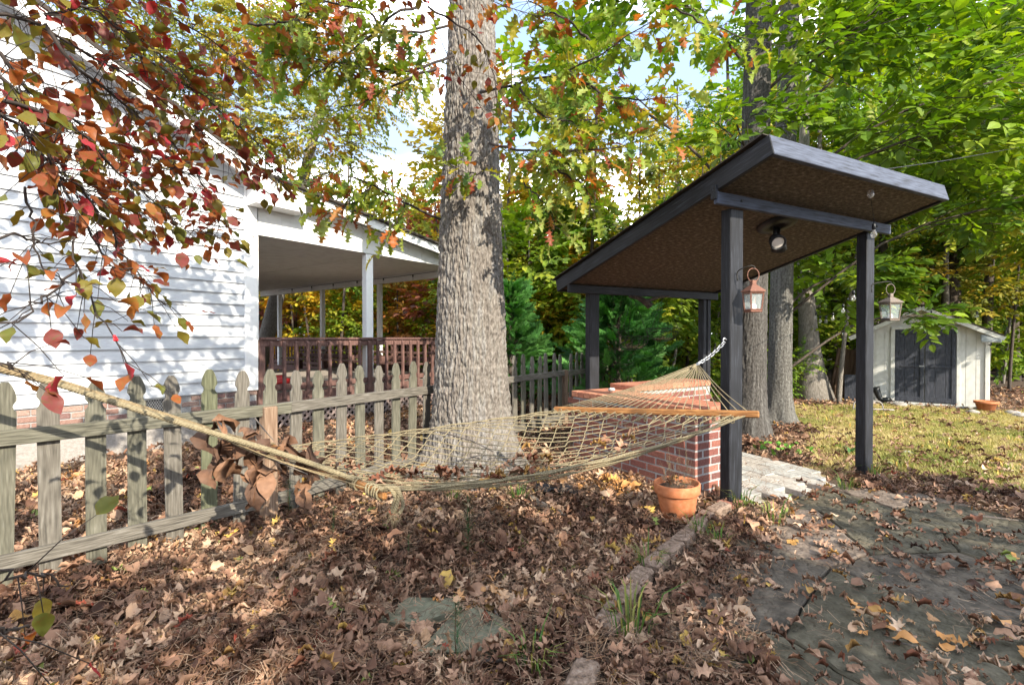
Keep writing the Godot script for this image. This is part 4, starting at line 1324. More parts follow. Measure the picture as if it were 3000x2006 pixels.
# ---------------------------------------------------------------- the big oak and its low leaves
func main_oak() -> void:
	var base := V(-0.385, 0, 4.6)
	var t := thing("big_oak", "massive furrowed oak trunk beside the fence with red and green leaves overhead", "tree", Transform3D(Basis(), base))
	var rad := func(h: float, a: float) -> float:
		return 0.378 - 0.038 * h + 0.19 * exp(-maxf(h, 0.0) / 0.24) * (1.0 + 0.45 * sin(a * 5.0 + 0.6) + 0.25 * sin(a * 3.0))
	var tm := bark_trunk(Vector3.ZERO, [Vector3(0, 0, 0), Vector3(-0.01, 2.5, 0), Vector3(0.02, 6.4, 0)], rad, Vector2(0.026, 0.2), 0.036, 340, 0.012, 6.4, Color(0.98, 0.92, 0.86))
	mk("trunk", tm, M.bark, t)
	var up := begin(true)
	tube(up, [Vector3(0.02, 6.3, 0), Vector3(0.1, 8, 0), Vector3(0.0, 11, 0)], 0.13, 0.07, 10)
	for k in 7:
		var a := k * 0.95
		tube(up, [Vector3(0.05, 6.2 + k * 0.4, 0), Vector3(cos(a) * 1.4, 7.2 + k * 0.4, sin(a) * 1.4), Vector3(cos(a) * 3.0, 7.8 + k * 0.4, sin(a) * 3.0)], 0.08, 0.02, 6)
	mk("upper_limbs", done(up), M.grey_bark, t)
	var xf := []
	var col := []
	for i in 170:
		var a := rf(0, TAU)
		var r := 3.2 * sqrt(rng.randf())
		var p := Vector3(cos(a) * r, rf(6.8, 11.0), sin(a) * r)
		xf.append(Transform3D(basis_x(Vector3(cos(a), rf(-0.3, 0.2), sin(a)) + rv(0.4)).scaled(Vector3.ONE * 1.3), p))
		col.append(pal(LIME, p))
	kind(multi("crown", sprig_of("hardwood"), M.foliage, xf, col, t), "stuff")
	# low boughs: polylines in the 2345 px view with a depth each, and how many leaves they carry
	var tw := [
		[[1010, 503, 4.35], [930, 465, 4.25], [850, 425, 4.1], [770, 398, 4.0], [690, 420, 3.9], 44],
		[[850, 425, 4.1], [800, 470, 4.0], [750, 490, 3.9], 16],
		[[930, 465, 4.2], [900, 520, 4.1], [890, 545, 4.1], 7],
		[[1040, 60, 4.3], [980, 75, 4.2], [880, 78, 4.0], [770, 85, 3.9], [610, 110, 3.8], 52],
		[[1040, 130, 4.3], [920, 170, 4.0], [800, 150, 3.9], [650, 130, 3.8], [560, 120, 3.7], 46],
		[[880, 78, 4.0], [840, 30, 3.9], [740, 10, 3.8], [640, 30, 3.7], 34],
		[[1000, 160, 4.1], [900, 200, 4.0], [820, 240, 3.9], [740, 260, 3.8], 26],
		[[1100, 215, 4.2], [1180, 195, 4.0], [1300, 165, 3.8], [1420, 100, 3.6], [1540, 20, 3.5], 50],
		[[1300, 165, 3.8], [1380, 220, 3.7], [1460, 230, 3.6], [1560, 220, 3.5], 26],
		[[1120, 330, 4.2], [1230, 350, 3.9], [1330, 345, 3.7], [1440, 330, 3.6], [1520, 300, 3.5], 50],
		[[1230, 350, 3.9], [1290, 400, 3.8], [1340, 430, 3.7], [1350, 500, 3.7], 24],
		[[1120, 380, 4.2], [1090, 400, 4.1], [1050, 390, 4.0], [1020, 370, 4.0], 16],
		[[1180, 195, 4.0], [1230, 260, 3.9], [1310, 280, 3.8], [1400, 270, 3.7], 26],
		[[1200, 420, 4.0], [1230, 450, 3.9], [1260, 480, 3.8], [1270, 520, 3.8], 14],
		[[1350, 100, 3.7], [1300, 50, 3.6], [1230, 20, 3.6], [1180, -30, 3.5], 26],
		[[1540, 20, 3.5], [1620, 60, 3.6], [1700, 90, 3.8], [1780, 110, 3.9], 16],
		[[960, 20, 3.9], [900, 40, 3.8], [820, 110, 3.8], [700, 190, 3.8], 28],
		[[560, 60, 3.6], [640, 60, 3.6], [720, 40, 3.6], 22]]
	var meshes := []
	for k in 6:
		meshes.append(leaf_mesh(OAKW if k % 2 else OAK, 0.165, rf(0.15, 0.5), rf(-1.1, -0.2), rf(-0.5, 0.5), 0.006))
	var mats := leaf_mats("oak_leaf", [Color(0.15, 0.23, 0.03), Color(0.22, 0.29, 0.035), Color(0.26, 0.32, 0.08), Color(0.1, 0.19, 0.04), Color(0.32, 0.28, 0.035), Color(0.4, 0.11, 0.03), Color(0.4, 0.17, 0.05), Color(0.28, 0.07, 0.04)], Color(0.95, 0.95, 0.6))
	boughs(t, base, tw, meshes, mats, [0, 1, 2, 3, 4, 0, 1, 2, 1, 2, 5, 6, 7], 300, 0.013, 2.2)

func leaf_mats(called: String, cols: Array, back: Color) -> Array:
	var out := []
	for i in cols.size():
		var c: Color = cols[i]
		var d := Color(c.g * 0.9 + 0.03, c.r * 0.45 + 0.03, 0.02) # reds go greenish in patches and greens reddish
		var m := mat("%s_%d" % [called, i], Color.WHITE, 0.5)
		tri(m, noise_tex(100 + i, 0.02, 3, [d, c, c, Color(c.r * 1.25, c.g * 1.2, c.b * 1.1)], FastNoiseLite.TYPE_SIMPLEX_SMOOTH, 128), Vector3(13, 13, 13))
		m.backlight_enabled = true
		m.backlight = back
		out.append(m)
	return out

func boughs(t: Node3D, base: Vector3, tw: Array, meshes: Array, mats: Array, pick: Array, singles: int, thick: float, more: float) -> void:
	var st := begin(true)
	var spots := []
	for w in tw:
		var pts := []
		for k in w.size() - 1:
			pts.append(Q(w[k][0], w[k][1], w[k][2]) - base)
		var path := smooth(pts, 14)
		for i in range(1, path.size() - 1):
			path[i] += rv(0.012)
		tube(st, path, thick * (1.0 if w[w.size() - 1] > 20 else 0.6), 0.0022, 5)
		for i in int(w[w.size() - 1] * more):
			var k := rf(0.12, 1.0)
			var at: Vector3 = path[clampi(int(k * 14), 0, 13)].lerp(path[clampi(int(k * 14) + 1, 0, 14)], rng.randf())
			var dir: Vector3 = (path[mini(int(k * 14) + 1, 14)] - path[maxi(int(k * 14) - 1, 0)]).normalized()
			var off := (dir * 0.5 + rv(1.0)).normalized() * rf(0.03, 0.2)
			off.y -= rf(0.0, 0.06)
			var e := at + off
			tube(st, [at, (at + e) * 0.5 + Vector3(0, 0.012, 0), e], 0.0022, 0.0012, 3)
			var f := (off.normalized() + rv(0.5) + Vector3(0, -0.35, 0)).normalized()
			spots.append([e, basis_x(f, (TOP + rv(0.6)).normalized()).scaled(Vector3.ONE * rf(0.72, 1.15))])
	mk("twigs", done(st), M.twig, t)
	# the 300 that come nearest are leaves of their own
	spots.sort_custom(func(a, b): return (a[0] + base - Vector3(0, 1.3, 0)).length() < (b[0] + base - Vector3(0, 1.3, 0)).length())
	var rest := {}
	for i in spots.size():
		var c: int = pick[rng.randi_range(0, pick.size() - 1)]
		var xf := Transform3D(spots[i][1], spots[i][0])
		var m: Mesh = meshes[rng.randi_range(0, meshes.size() - 1)]
		if i < singles:
			mk("leaf", m, mats[c], t, xf)
		else:
			if not rest.has(c):
				rest[c] = []
			rest[c].append(xf)
	for c in rest:
		kind(multi("leaves", meshes[c % meshes.size()], mats[c], rest[c], [Color.WHITE], t), "stuff")

func dogwood() -> void:
	var base := V(-2.75, 0, 1.35)
	var t := thing("dogwood_tree", "dogwood with red, orange and olive leaves reaching in from the upper left", "tree", Transform3D(Basis(), base))
	mk("trunk", rod([Vector3(0, -0.1, 0), Vector3(0.05, 1.2, -0.05), Vector3(0.3, 2.3, -0.15), Vector3(0.7, 3.3, -0.3)], 0.09, 0.03, 9), M.dark_bark, t)
	var tw := [
		[[-160, 20, 1.75], [0, 40, 1.8], [110, 60, 1.85], [200, 130, 1.9], [330, 200, 2.05], [450, 290, 2.2], [590, 400, 2.45], 40],
		[[110, 60, 1.8], [165, 135, 1.8], [250, 210, 1.9], [310, 265, 2.0], [400, 335, 2.1], [470, 420, 2.2], [505, 520, 2.3], 38],
		[[-140, 120, 1.6], [0, 170, 1.65], [75, 320, 1.7], [145, 415, 1.75], [230, 460, 1.85], [330, 480, 1.95], 34],
		[[-120, 60, 1.6], [0, 120, 1.65], [70, 210, 1.7], [200, 300, 1.8], [330, 350, 1.95], [440, 400, 2.05], 38],
		[[200, 50, 1.9], [390, 170, 2.05], [520, 265, 2.2], [600, 335, 2.35], [650, 430, 2.5], 34],
		[[110, 40, 1.9], [300, -10, 2.0], [420, 55, 2.1], [540, 130, 2.2], [600, 190, 2.3], 32],
		[[-100, -40, 1.8], [60, -20, 1.9], [200, 20, 1.9], [340, 110, 2.0], [440, 180, 2.1], 30],
		[[0, 230, 1.55], [80, 250, 1.6], [160, 290, 1.65], [280, 400, 1.8], [360, 470, 1.9], [420, 520, 2.0], 30],
		[[-120, 200, 1.5], [0, 260, 1.5], [90, 330, 1.55], [130, 400, 1.6], [190, 430, 1.65], 24],
		[[190, 430, 1.65], [250, 520, 1.75], [280, 570, 1.8], [330, 650, 1.85], [380, 700, 1.9], 16],
		[[145, 415, 1.7], [175, 500, 1.65], [178, 620, 1.6], [225, 720, 1.6], [262, 780, 1.6], [292, 838, 1.6], 9],
		[[178, 620, 1.6], [120, 660, 1.55], [90, 690, 1.5], [40, 730, 1.45], [-60, 760, 1.4], 8],
		[[200, 500, 1.7], [235, 590, 1.7], [270, 610, 1.7], [330, 620, 1.75], 8],
		[[-60, 560, 1.4], [40, 540, 1.5], [100, 560, 1.6], [170, 540, 1.65], 3],
		[[60, 430, 1.6], [75, 520, 1.6], [85, 600, 1.6], [130, 640, 1.6], 2],
		[[-60, 800, 1.25], [0, 830, 1.3], [30, 845, 1.35], 3],
		[[330, 480, 1.9], [400, 520, 2.0], [460, 530, 2.1], [500, 540, 2.15], 12],
		[[-60, 1290, 1.15], [20, 1320, 1.2], [90, 1320, 1.25], [150, 1345, 1.3], 2],
		[[-80, 1440, 1.0], [0, 1450, 1.05], [60, 1440, 1.1], 1],
		[[400, -60, 2.0], [700, -40, 2.3], [930, -20, 2.5], [1000, 60, 2.6], [1040, 160, 2.65], [1110, 260, 2.7], 24],
		[[980, 20, 2.55], [1090, 90, 2.6], [1130, 180, 2.6], [1150, 300, 2.65], 22],
		[[700, -40, 2.3], [1000, -30, 2.5], [1160, 20, 2.6], [1290, 60, 2.7], 20]]
	for w in tw:
		var low := 9999.0
		for k in w.size() - 1:
			w[k][2] *= 1.0 + 0.3 * clampf(w[k][0] / 600.0, 0.0, 1.0)
			low = minf(low, w[k][1])
		if low < 130.0 and w[0][0] < 260:
			w[w.size() - 1] *= 1.5
	var meshes := []
	for k in 6:
		meshes.append(leaf_mesh(ROUND if k % 2 else OVATE, 0.073, rf(0.15, 0.7), rf(-1.5, 0.3), rf(-0.8, 0.9), 0.005))
	var mats := leaf_mats("dogwood_leaf", [Color(0.22, 0.06, 0.022), Color(0.27, 0.085, 0.025), Color(0.17, 0.145, 0.025), Color(0.12, 0.135, 0.025), Color(0.31, 0.03, 0.042), Color(0.18, 0.04, 0.035), Color(0.3, 0.12, 0.03)], Color(0.95, 0.8, 0.6))
	boughs(t, base, tw, meshes, mats, [0, 0, 1, 1, 2, 2, 3, 3, 4, 5, 5, 6], 300, 0.008, 2.3)
	var st := begin(true)
	for k in 5:
		lathe(st, [Vector2(0, -0.006), Vector2(0.0035, -0.004), Vector2(0.004, 0.0), Vector2(0.003, 0.005), Vector2(0, 0.006)], 8, Transform3D(Basis(), Q(266, 775, 1.58) - base + rv(0.008)))
	mk("berries", done(st), M.berry, t)
	# the crown above the frame, which dapples the house wall
	var xf := []
	var col := []
	for i in 330:
		var p := V(rf(-3.6, 0.2), rf(3.35, 5.0), rf(0.4, 2.5))
		if nz.get_noise_3d(p.x * 50.0, p.y * 50.0, p.z * 50.0) < -0.1:
			continue
		xf.append(Transform3D(basis_x(rv(1.0) + Vector3(0.5, -0.1, 0)).scaled(Vector3.ONE), p - base))
		col.append(pal(RUST, p))
	kind(multi("crown", sprig_of("hardwood"), M.foliage_warm, xf, col, t), "stuff")

# ---------------------------------------------------------------- shed
func shed() -> void:
	var g := -0.2
	var at := Transform3D(along(0.79, -0.61), V(8.16, g, 11.23))
	var t := thing("garden_shed", "small pale grey panelled shed with a gable roof and dark double doors", "shed", at)
	var w := 2.2
	var eave := 1.62
	var apex := 2.2
	var line := func(x: float) -> float: return apex - absf(x - w / 2) * (apex - eave) / (w / 2)
	var st := begin()
	prism(st, PackedVector2Array([Vector2(0.01, 0.0), Vector2(w - 0.01, 0.0), Vector2(w - 0.01, eave - 0.04), Vector2(w / 2, apex - 0.04), Vector2(0.01, eave - 0.04)]), 2.4, xt(0, 0, -1.21))
	mk("wall", done(st), M.shed_panel, t)
	var edges := [0.0, 0.13, 0.3, 0.47, 0.59, 1.685, 1.83, 1.985, 2.12, w]
	for k in edges.size() - 1:
		var a: float = edges[k] + 0.003
		var b: float = edges[k + 1] - 0.003
		if a > 0.58 and b < 1.69:
			for j in 7:
				var c := 0.59 + j * 0.1565
				var d := c + 0.1505
				st = begin()
				var pts := [Vector2(c, 1.66), Vector2(d, 1.66), Vector2(d, line.call(d) - 0.03)]
				if c < w / 2 and d > w / 2:
					pts.append(Vector2(w / 2, line.call(w / 2) - 0.03))
				pts.append(Vector2(c, line.call(c) - 0.03))
				prism(st, PackedVector2Array(pts), 0.02, xt(0, 0, 0.0))
				mk("wall_panel", done(st), M.shed_panel, t)
			continue
		st = begin()
		prism(st, PackedVector2Array([Vector2(a, 0.03), Vector2(b, 0.03), Vector2(b, line.call(b) - 0.03), Vector2(a, line.call(a) - 0.03)]), 0.02, xt(0, 0, 0.0))
		mk("wall_panel", done(st), M.shed_panel, t)
	# corner boards, door casing
	for x in [0.03, w - 0.045]:
		mk("corner_board", board(Vector3(0.07, eave - 0.05, 0.03)), M.shed_panel, t, xt(x, eave / 2, 0.026))
	mk("door_casing", board(Vector3(0.075, 1.66, 0.035)), M.shed_panel, t, xt(0.62, 0.86, 0.024))
	mk("door_casing", board(Vector3(0.06, 1.66, 0.035)), M.shed_panel, t, xt(1.715, 0.86, 0.024))
	mk("door_casing", board(Vector3(1.15, 0.06, 0.035)), M.shed_panel, t, xt(1.165, 1.72, 0.024))
	mk("sill_board", board(Vector3(2.2, 0.07, 0.04)), M.shed_panel, t, xt(1.1, 0.03, 0.03))
	for s in 2:
		var d := Node3D.new()
		d.position = Vector3(0.66 + s * 0.515, 0.08, 0.012)
		put(d, "door", t)
		for k in 3:
			mk("door_plank", board(Vector3(0.164, 1.58, 0.016), 0.004), M.shed_door, d, xt(0.084 + k * 0.167, 0.8, 0.004))
		for x in [0.035, 0.465]:
			mk("door_stile", board(Vector3(0.068, 1.6, 0.02)), M.shed_door, d, xt(x, 0.8, 0.022))
		for y in [0.06, 0.79, 1.55]:
			mk("door_brace", board(Vector3(0.36, 0.1 if y < 0.7 or y > 1.0 else 0.055, 0.02)), M.shed_door, d, xt(0.25, y, 0.0215))
	mk("latch", board(Vector3(0.09, 0.03, 0.012), 0.002), M.zinc, t, xt(1.12, 0.875, 0.048))
	# roof
	var ang := atan((apex - eave) / (w / 2))
	for s in [-1.0, 1.0]:
		st = begin()
		var l := (w / 2 + 0.18) / cos(ang)
		var mid := Vector3(w / 2 + s * (w / 2 + 0.18) / 2, apex + 0.0 - (w / 2 + 0.18) / 2 * tan(ang) + 0.012, -1.2)
		box(st, Transform3D(Basis(Vector3(0, 0, 1), -s * ang), mid), Vector3(l, 0.03, 2.9))
		mk("roof_slope", done(st), M.shingle, t)
		st = begin()
		box(st, Transform3D(Basis(Vector3(0, 0, 1), -s * ang), mid + Vector3(0, -0.062, 1.43)), Vector3(l - 0.004, 0.09, 0.025))
		mk("rake_board", done(st), M.shed_panel, t)
	# things by the shed
	var lp := thing("solar_lamp", "small solar floodlight panel mounted at the shed's right eave", "lamp", at * xt(w - 0.02, 1.48, 0.22) * Transform3D(Basis(Vector3(1, 0, 0), -0.35), Vector3.ZERO))
	mk("panel_frame", board(Vector3(0.3, 0.17, 0.03), 0.008), M.zinc, lp)
	mk("solar_cell", board(Vector3(0.27, 0.14, 0.006), 0.002), M.solar_cell, lp, xt(0, 0, 0.016))
	mk("bracket", rod([Vector3(0, -0.08, 0), Vector3(0, -0.12, -0.08), Vector3(0, -0.05, -0.22)], 0.012), M.black_metal, lp)
	st = begin(true)
	lathe(st, [Vector2(0, 0.0), Vector2(0.17, 0.0), Vector2(0.235, 0.2), Vector2(0.27, 0.2), Vector2(0.275, 0.26), Vector2(0.25, 0.26), Vector2(0.235, 0.23), Vector2(0, 0.2)], 28)
	tag(mk("terracotta_planter", done(st), M.terracotta, null, at * xt(w - 0.1, 0.0, 0.35, Basis.from_scale(Vector3(0.7, 0.85, 0.7)))), "small empty terracotta planter standing at the shed's right corner", "planter")
	# rubber boot: shaft, foot, sole
	var bt := thing("rubber_boot", "black rubber boot leaning upside down against the shed wall", "boot", at * xt(0.42, 0.04, 0.14) * Transform3D(Basis(Vector3(0, 0, 1), 0.33), Vector3.ZERO))
	st = begin(true)
	tube(st, smooth([Vector3(0.0, 0.33, 0), Vector3(0.0, 0.2, 0), Vector3(0.005, 0.08, 0), Vector3(0.06, 0.035, 0), Vector3(0.16, 0.03, 0.0)], 10), 0.075, 0.045, 12)
	mk("shaft", done(st), M.rubber, bt)
	mk("sole", board(Vector3(0.23, 0.022, 0.08), 0.008), M.rubber, bt, xt(0.09, -0.015, 0))
	st = begin(true)
	lathe(st, [Vector2(0.078, 0.32), Vector2(0.085, 0.325), Vector2(0.085, 0.345), Vector2(0.068, 0.345), Vector2(0.066, 0.32)], 14)
	mk("cuff", done(st), M.rubber, bt)
	var sheets := thing("roofing_sheets", "brown corrugated sheets leaning in a stack beside the shed", "sheets", at * xt(-0.32, 0, -0.3) * Transform3D(Basis(TOP, 0.25) * Basis(Vector3(0, 0, 1), -0.16), Vector3.ZERO))
	for k in 3:
		st = begin()
		for i in 9:
			box(st, xt(-0.3 + i * 0.066, 0.6, k * 0.05 + (0.02 if i % 2 else 0.0)), Vector3(0.036, 1.25, 0.012))
			box(st, Transform3D(Basis(TOP, 0.6 if i % 2 else -0.6), Vector3(-0.267 + i * 0.066, 0.6, k * 0.05 + 0.01)), Vector3(0.036, 1.25, 0.006))
		mk("corrugated_sheet", done(st), M.rusty_sheet, sheets)
	tag(mk("dark_board", board(Vector3(0.3, 0.62, 0.05)), M.shed_door, null, at * xt(-0.12, 0.32, 0.1)), "dark upright board standing at the shed's left corner", "board")
	var chair := thing("metal_frame", "white bent metal tube frame lying in the grass left of the shed", "frame", Transform3D(along(1, -0.2), G(7.2, 9.6)))
	mk("tube", rod(smooth([Vector3(-0.3, 0.0, 0), Vector3(-0.28, 0.18, 0), Vector3(-0.2, 0.22, 0), Vector3(0.14, 0.22, 0), Vector3(0.22, 0.15, 0), Vector3(0.24, -0.05, 0)], 16), 0.013), M.parging, chair)
	mk("tube", rod([Vector3(-0.28, 0.07, 0.02), Vector3(0.42, 0.06, 0.02)], 0.013), M.parging, chair)
	var stones := [[0.25, 0.5, 0.13, "pale rounded stone in the grass before the shed boot"], [0.75, 0.42, 0.17, "flat pale stone before the left shed door"], [2.45, 0.55, 0.16, "pale block of stone right of the terracotta planter"], [2.5, 0.9, 0.15, "grey stone in the grass in front of the terracotta planter"], [1.85, 0.85, 0.14, "grey stone left of the terracotta planter"]]
	for s in stones:
		tag(mk("stone", rock(s[2] * 0.8), M.parging, null, at * xt(s[0], 0.02, s[1])), s[3], "stone", "stones before the shed")
	for s in [[2615, 1362, 4.9, 0.05, "fist-sized grey stone in the lawn right of the far post"], [2660, 1330, 5.4, 0.07, "white flat stone in the middle of the lawn"], [2575, 1399, 4.4, 0.06, "white stone at the foot of the far shelter post"]]:
		tag(mk("stone", rock(s[3]), M.pale_stone, null, Transform3D(Basis(), P(s[0], s[1], s[2]))), s[4], "stone", "stones in the lawn")

func rock(r: float) -> ArrayMesh:
	var st := begin(true)
	var rows := 7
	var seg := 10
	var o := rf(0, 50)
	var pt := func(i: int, j: int) -> Vector3:
		var a := TAU * (i % seg) / seg
		var e := PI * (float(j) / rows - 0.5)
		var d := Vector3(cos(a) * cos(e), sin(e) * 0.55, sin(a) * cos(e))
		return d * r * (1.0 + 0.5 * nz.get_noise_3d(d.x * 60 + o, d.y * 60, d.z * 60))
	for j in rows:
		for i in seg:
			var q := [pt.call(i, j), pt.call(i + 1, j), pt.call(i + 1, j + 1), pt.call(i, j + 1)]
			if j == 0:
				q.remove_at(1)
			elif j == rows - 1:
				q.remove_at(2)
			face(st, q, q[0] + q[1] + q[2])
	return done(st)

# ---------------------------------------------------------------- hammock
func net(s: float, k: float) -> Vector3: # s along from the left bar, k across from the near edge
	var a := V(-0.655, 0.555, 2.31).lerp(V(-1.6, 0.56, 3.2), k)
	var b := V(1.42, 0.835, 2.87).lerp(V(0.345, 0.77, 3.5), k)
	var p := a.lerp(b, s)
	var q := 4.0 * s * (1.0 - s)
	p.y -= q * (0.1 * (1.0 - k) + 0.0 * k + 0.13 * sin(PI * clampf(k * 1.15, 0, 1)))
	p += (V(-0.4, 0, 0.8).normalized()) * q * 0.06 * (0.5 - k)
	return p

func hammock() -> void:
	var t := thing("hammock", "tan rope hammock with wooden spreader bars slung in front of the brick counter", "hammock")
	# right bar and left bar
	var bars := [[V(1.47, 0.845, 2.835), V(0.31, 0.772, 3.52)], [V(-0.60, 0.55, 2.262), V(-1.63, 0.56, 3.23)]]
	for b in bars:
		var d: Vector3 = b[1] - b[0]
		mk("spreader_bar", board(Vector3(d.length(), 0.042, 0.026), 0.007), M.bar_wood, t, Transform3D(basis_x(d), (b[0] + b[1]) / 2))
	# the net: strands that meet their neighbours in knots
	var cols := 24
	var rows := 32
	for i in cols:
		var st := begin(true)
		var pts := []
		for r in rows + 1:
			var k := (i + 0.5) / cols + 0.47 / cols * (1.0 if (r + i) % 2 else -1.0)
			if r == 0 or r == rows:
				k = (i + 0.5) / cols
			var s := 0.035 + 0.93 * r / rows
			if r == 0:
				s = 0.0
			elif r == rows:
				s = 1.0
			pts.append(net(s, clampf(k, 0.0, 1.0)) + rv(0.003) + Vector3(0, 0.006 * sin(i * 1.3 + r * 0.4), 0))
		var fine := []
		for r in pts.size() - 1:
			fine.append(pts[r])
			fine.append(pts[r].lerp(pts[r + 1], 0.5) + rv(0.002))
		fine.append(pts[pts.size() - 1])
		tube(st, fine, 0.0036, 0.0036, 5)
		mk("net_strand", done(st), M.rope, t)
	# edge ropes, several on the near side where the net bunches
	for e in [[0.0, 0.0, 0.005], [0.012, -0.012, 0.004], [0.03, -0.03, 0.004], [0.05, -0.035, 0.0035], [1.0, 0.0, 0.0045], [0.075, -0.03, 0.0035]]:
		var pts := []
		for r in 25:
			var s := r / 24.0
			pts.append(net(s, e[0]) + Vector3(0, e[1] * 4.0 * s * (1.0 - s) + 0.004 * sin(r * 1.7 + e[0] * 90.0), 0))
		var st := begin(true)
		twist(st, pts, e[2] * 0.55, e[2] * 0.62, 0.035)
		mk("edge_rope", done(st), M.rope, t)
	# knots below the right bar
	for i in cols:
		var st := begin(true)
		var p := net(0.965, (i + 0.5) / cols)
		for k in 2:
			var c := p + Vector3(0, 0.004 - 0.012 * k, 0) + rv(0.004)
			var ring := []
			for j in 9:
				var a := TAU * j / 8
				ring.append(c + Vector3(cos(a) * 0.008, sin(a) * 0.013, sin(a + 1.0) * 0.008))
			tube(st, ring, 0.0035, 0.0035, 5)
		mk("knot", done(st), M.rope, t)
	# harness: from the ring to every hole of the right bar
	var hook := P(2128, 995, 3.555)
	var ring_at := P(2044, 1066, 3.41)
	for i in cols:
		var st := begin(true)
		var k := (i + 0.5) / cols
		var e := (bars[0][0] as Vector3).lerp(bars[0][1], 0.03 + 0.94 * k)
		var m := ring_at.lerp(e, 0.5) + Vector3(0, -0.012, 0)
		var s0 := ring_at + (e - ring_at).normalized() * 0.025 + rv(0.006)
		tube(st, smooth([s0, m, e + Vector3(0, 0.02, 0)], 6), 0.0032, 0.0032, 5)
		tube(st, [e, net(1.0, k)], 0.0036, 0.0036, 5)
		mk("harness_cord", done(st), M.rope, t)
	var dirc := (hook - ring_at).normalized()
	mk("ring", torus(0.032, 0.0045, Transform3D(basis_x(dirc.cross(Vector3(0.2, 0.3, 1)).normalized()), ring_at), 1.0), M.zinc, t)
	mk("wrapping", rod([ring_at - dirc * 0.02, ring_at - dirc * 0.065], 0.016, 0.012, 8), M.rope, t)
	var ch := Node3D.new()
	put(ch, "chain", t)
	var links := 11
	for i in links:
		var k := (i + 0.9) / (links + 1.4)
		var xf := Transform3D(basis_x(dirc, TOP) * Basis(Vector3(1, 0, 0), (PI / 2 if i % 2 else 0.0) + 0.4), ring_at.lerp(hook, k) + Vector3(0, -0.02 * sin(PI * k), 0))
		mk("chain_link", link_mesh(), M.zinc, ch, xf)
	var st0 := begin(true)
	tube(st0, smooth([hook + Vector3(0.012, 0, -0.05), hook + Vector3(0, 0.0, 0.0), hook + Vector3(-0.022, 0.012, 0.01), hook + Vector3(-0.03, -0.012, 0.015), hook + Vector3(-0.01, -0.022, 0.01)], 12), 0.0055, 0.005, 6)
	mk("screw_hook", done(st0), M.zinc, t)
	# the left harness is gathered into two long ropes that leave the frame at the upper left
	var far_end := V(-2.46, 1.3, 1.78)
	var seen := P(97, 1106, 2.02)
	var near := [(bars[1][0] as Vector3).lerp(bars[1][1], 0.2) + Vector3(0, 0.024, 0.02), P(880, 1348, 2.34), P(600, 1262, 2.2), P(330, 1178, 2.11), seen, far_end]
	var st := begin(true)
	twist(st, near, 0.0075, 0.0072, 0.05, 4)
	mk("support_rope", done(st), M.rope, t)
	var other := [bars[1][1] + Vector3(0.02, 0.02, 0), P(700, 1282, 2.75), P(560, 1238, 2.3), P(330, 1165, 2.13), seen + Vector3(0, 0.016, 0), far_end + Vector3(0, 0.03, 0)]
	st = begin(true)
	twist(st, other, 0.004, 0.0045, 0.04)
	mk("support_rope", done(st), M.old_rope, t)
	st = begin(true)
	twist(st, [P(600, 1258, 2.22), P(330, 1172, 2.12), P(120, 1112, 2.03), far_end + Vector3(0.02, 0.02, 0)], 0.007, 0.0075, 0.05, 3)
	mk("support_rope", done(st), M.old_rope, t)
	for i in 9: # cords from the left bar into the gathering
		st = begin(true)
		var k := 0.1 + 0.8 * i / 8.0
		var e := (bars[1][0] as Vector3).lerp(bars[1][1], k)
		tube(st, smooth([e, e.lerp(P(640, 1275, 2.25), 0.6) + Vector3(0, -0.03, 0) + rv(0.01), P(610, 1264, 2.21)], 6), 0.003, 0.003, 5)
		tube(st, [e, net(0.0, k)], 0.0032, 0.0032, 5)
		mk("harness_cord", done(st), M.old_rope, t)
	# lashing and the frayed rope end at the near end of the left bar
	st = begin(true)
	var e0: Vector3 = bars[1][0]
	var e1: Vector3 = bars[1][1]
	for k in 9:
		var c := e0.lerp(e1, 0.03 + 0.018 * k + (0.06 if k > 4 else 0.0))
		var bb := basis_x(e1 - e0)
		var ring := []
		for j in 11:
			var a := TAU * j / 10
			ring.append(c + bb * Vector3(rf(-0.006, 0.006), cos(a) * 0.03, sin(a) * 0.023))
		tube(st, ring, 0.0055, 0.0055, 6)
	mk("lashing", done(st), M.rope, t)
	st = begin(true)
	for k in 4:
		var p := e0 + Vector3(0.02 + 0.012 * k, 0.01, 0.01)
		twist(st, [p + Vector3(-0.04, 0.02, 0), p + Vector3(0.0, 0.035, 0.01), p + Vector3(0.025, 0.0, 0.01) + rv(0.008), p + Vector3(0.022, -0.05, 0.0) + rv(0.01), p + Vector3(0.01, -0.075 - rf(0, 0.02), 0) + rv(0.012)], 0.005, 0.0055, 0.04)
	for k in 26:
		var p := e0 + Vector3(rf(0.01, 0.06), -0.07, rf(-0.01, 0.03))
		tube(st, [p, p + Vector3(rf(-0.02, 0.02), -0.03, rf(-0.02, 0.02)), p + Vector3(rf(-0.03, 0.03), rf(-0.08, -0.05), rf(-0.02, 0.02))], 0.0012, 0.0006, 3)
	mk("rope_end", done(st), M.rope, t)
	# the clump of big dry leaves caught at the far end
	var cl := thing("dry_leaf_clump", "clump of large curled brown leaves caught in the hammock's left ropes", "leaves", Transform3D(Basis(), P(690, 1330, 2.3)))
	var big := []
	for k in 4:
		big.append(leaf_mesh(OVATE if k % 2 else ROUND, 0.17, rf(0.3, 0.8), [-1.6, -1.0, -2.0, 0.8][k], [1.8, -1.6, 1.3, 2.4][k], 0.016))
	var mats := []
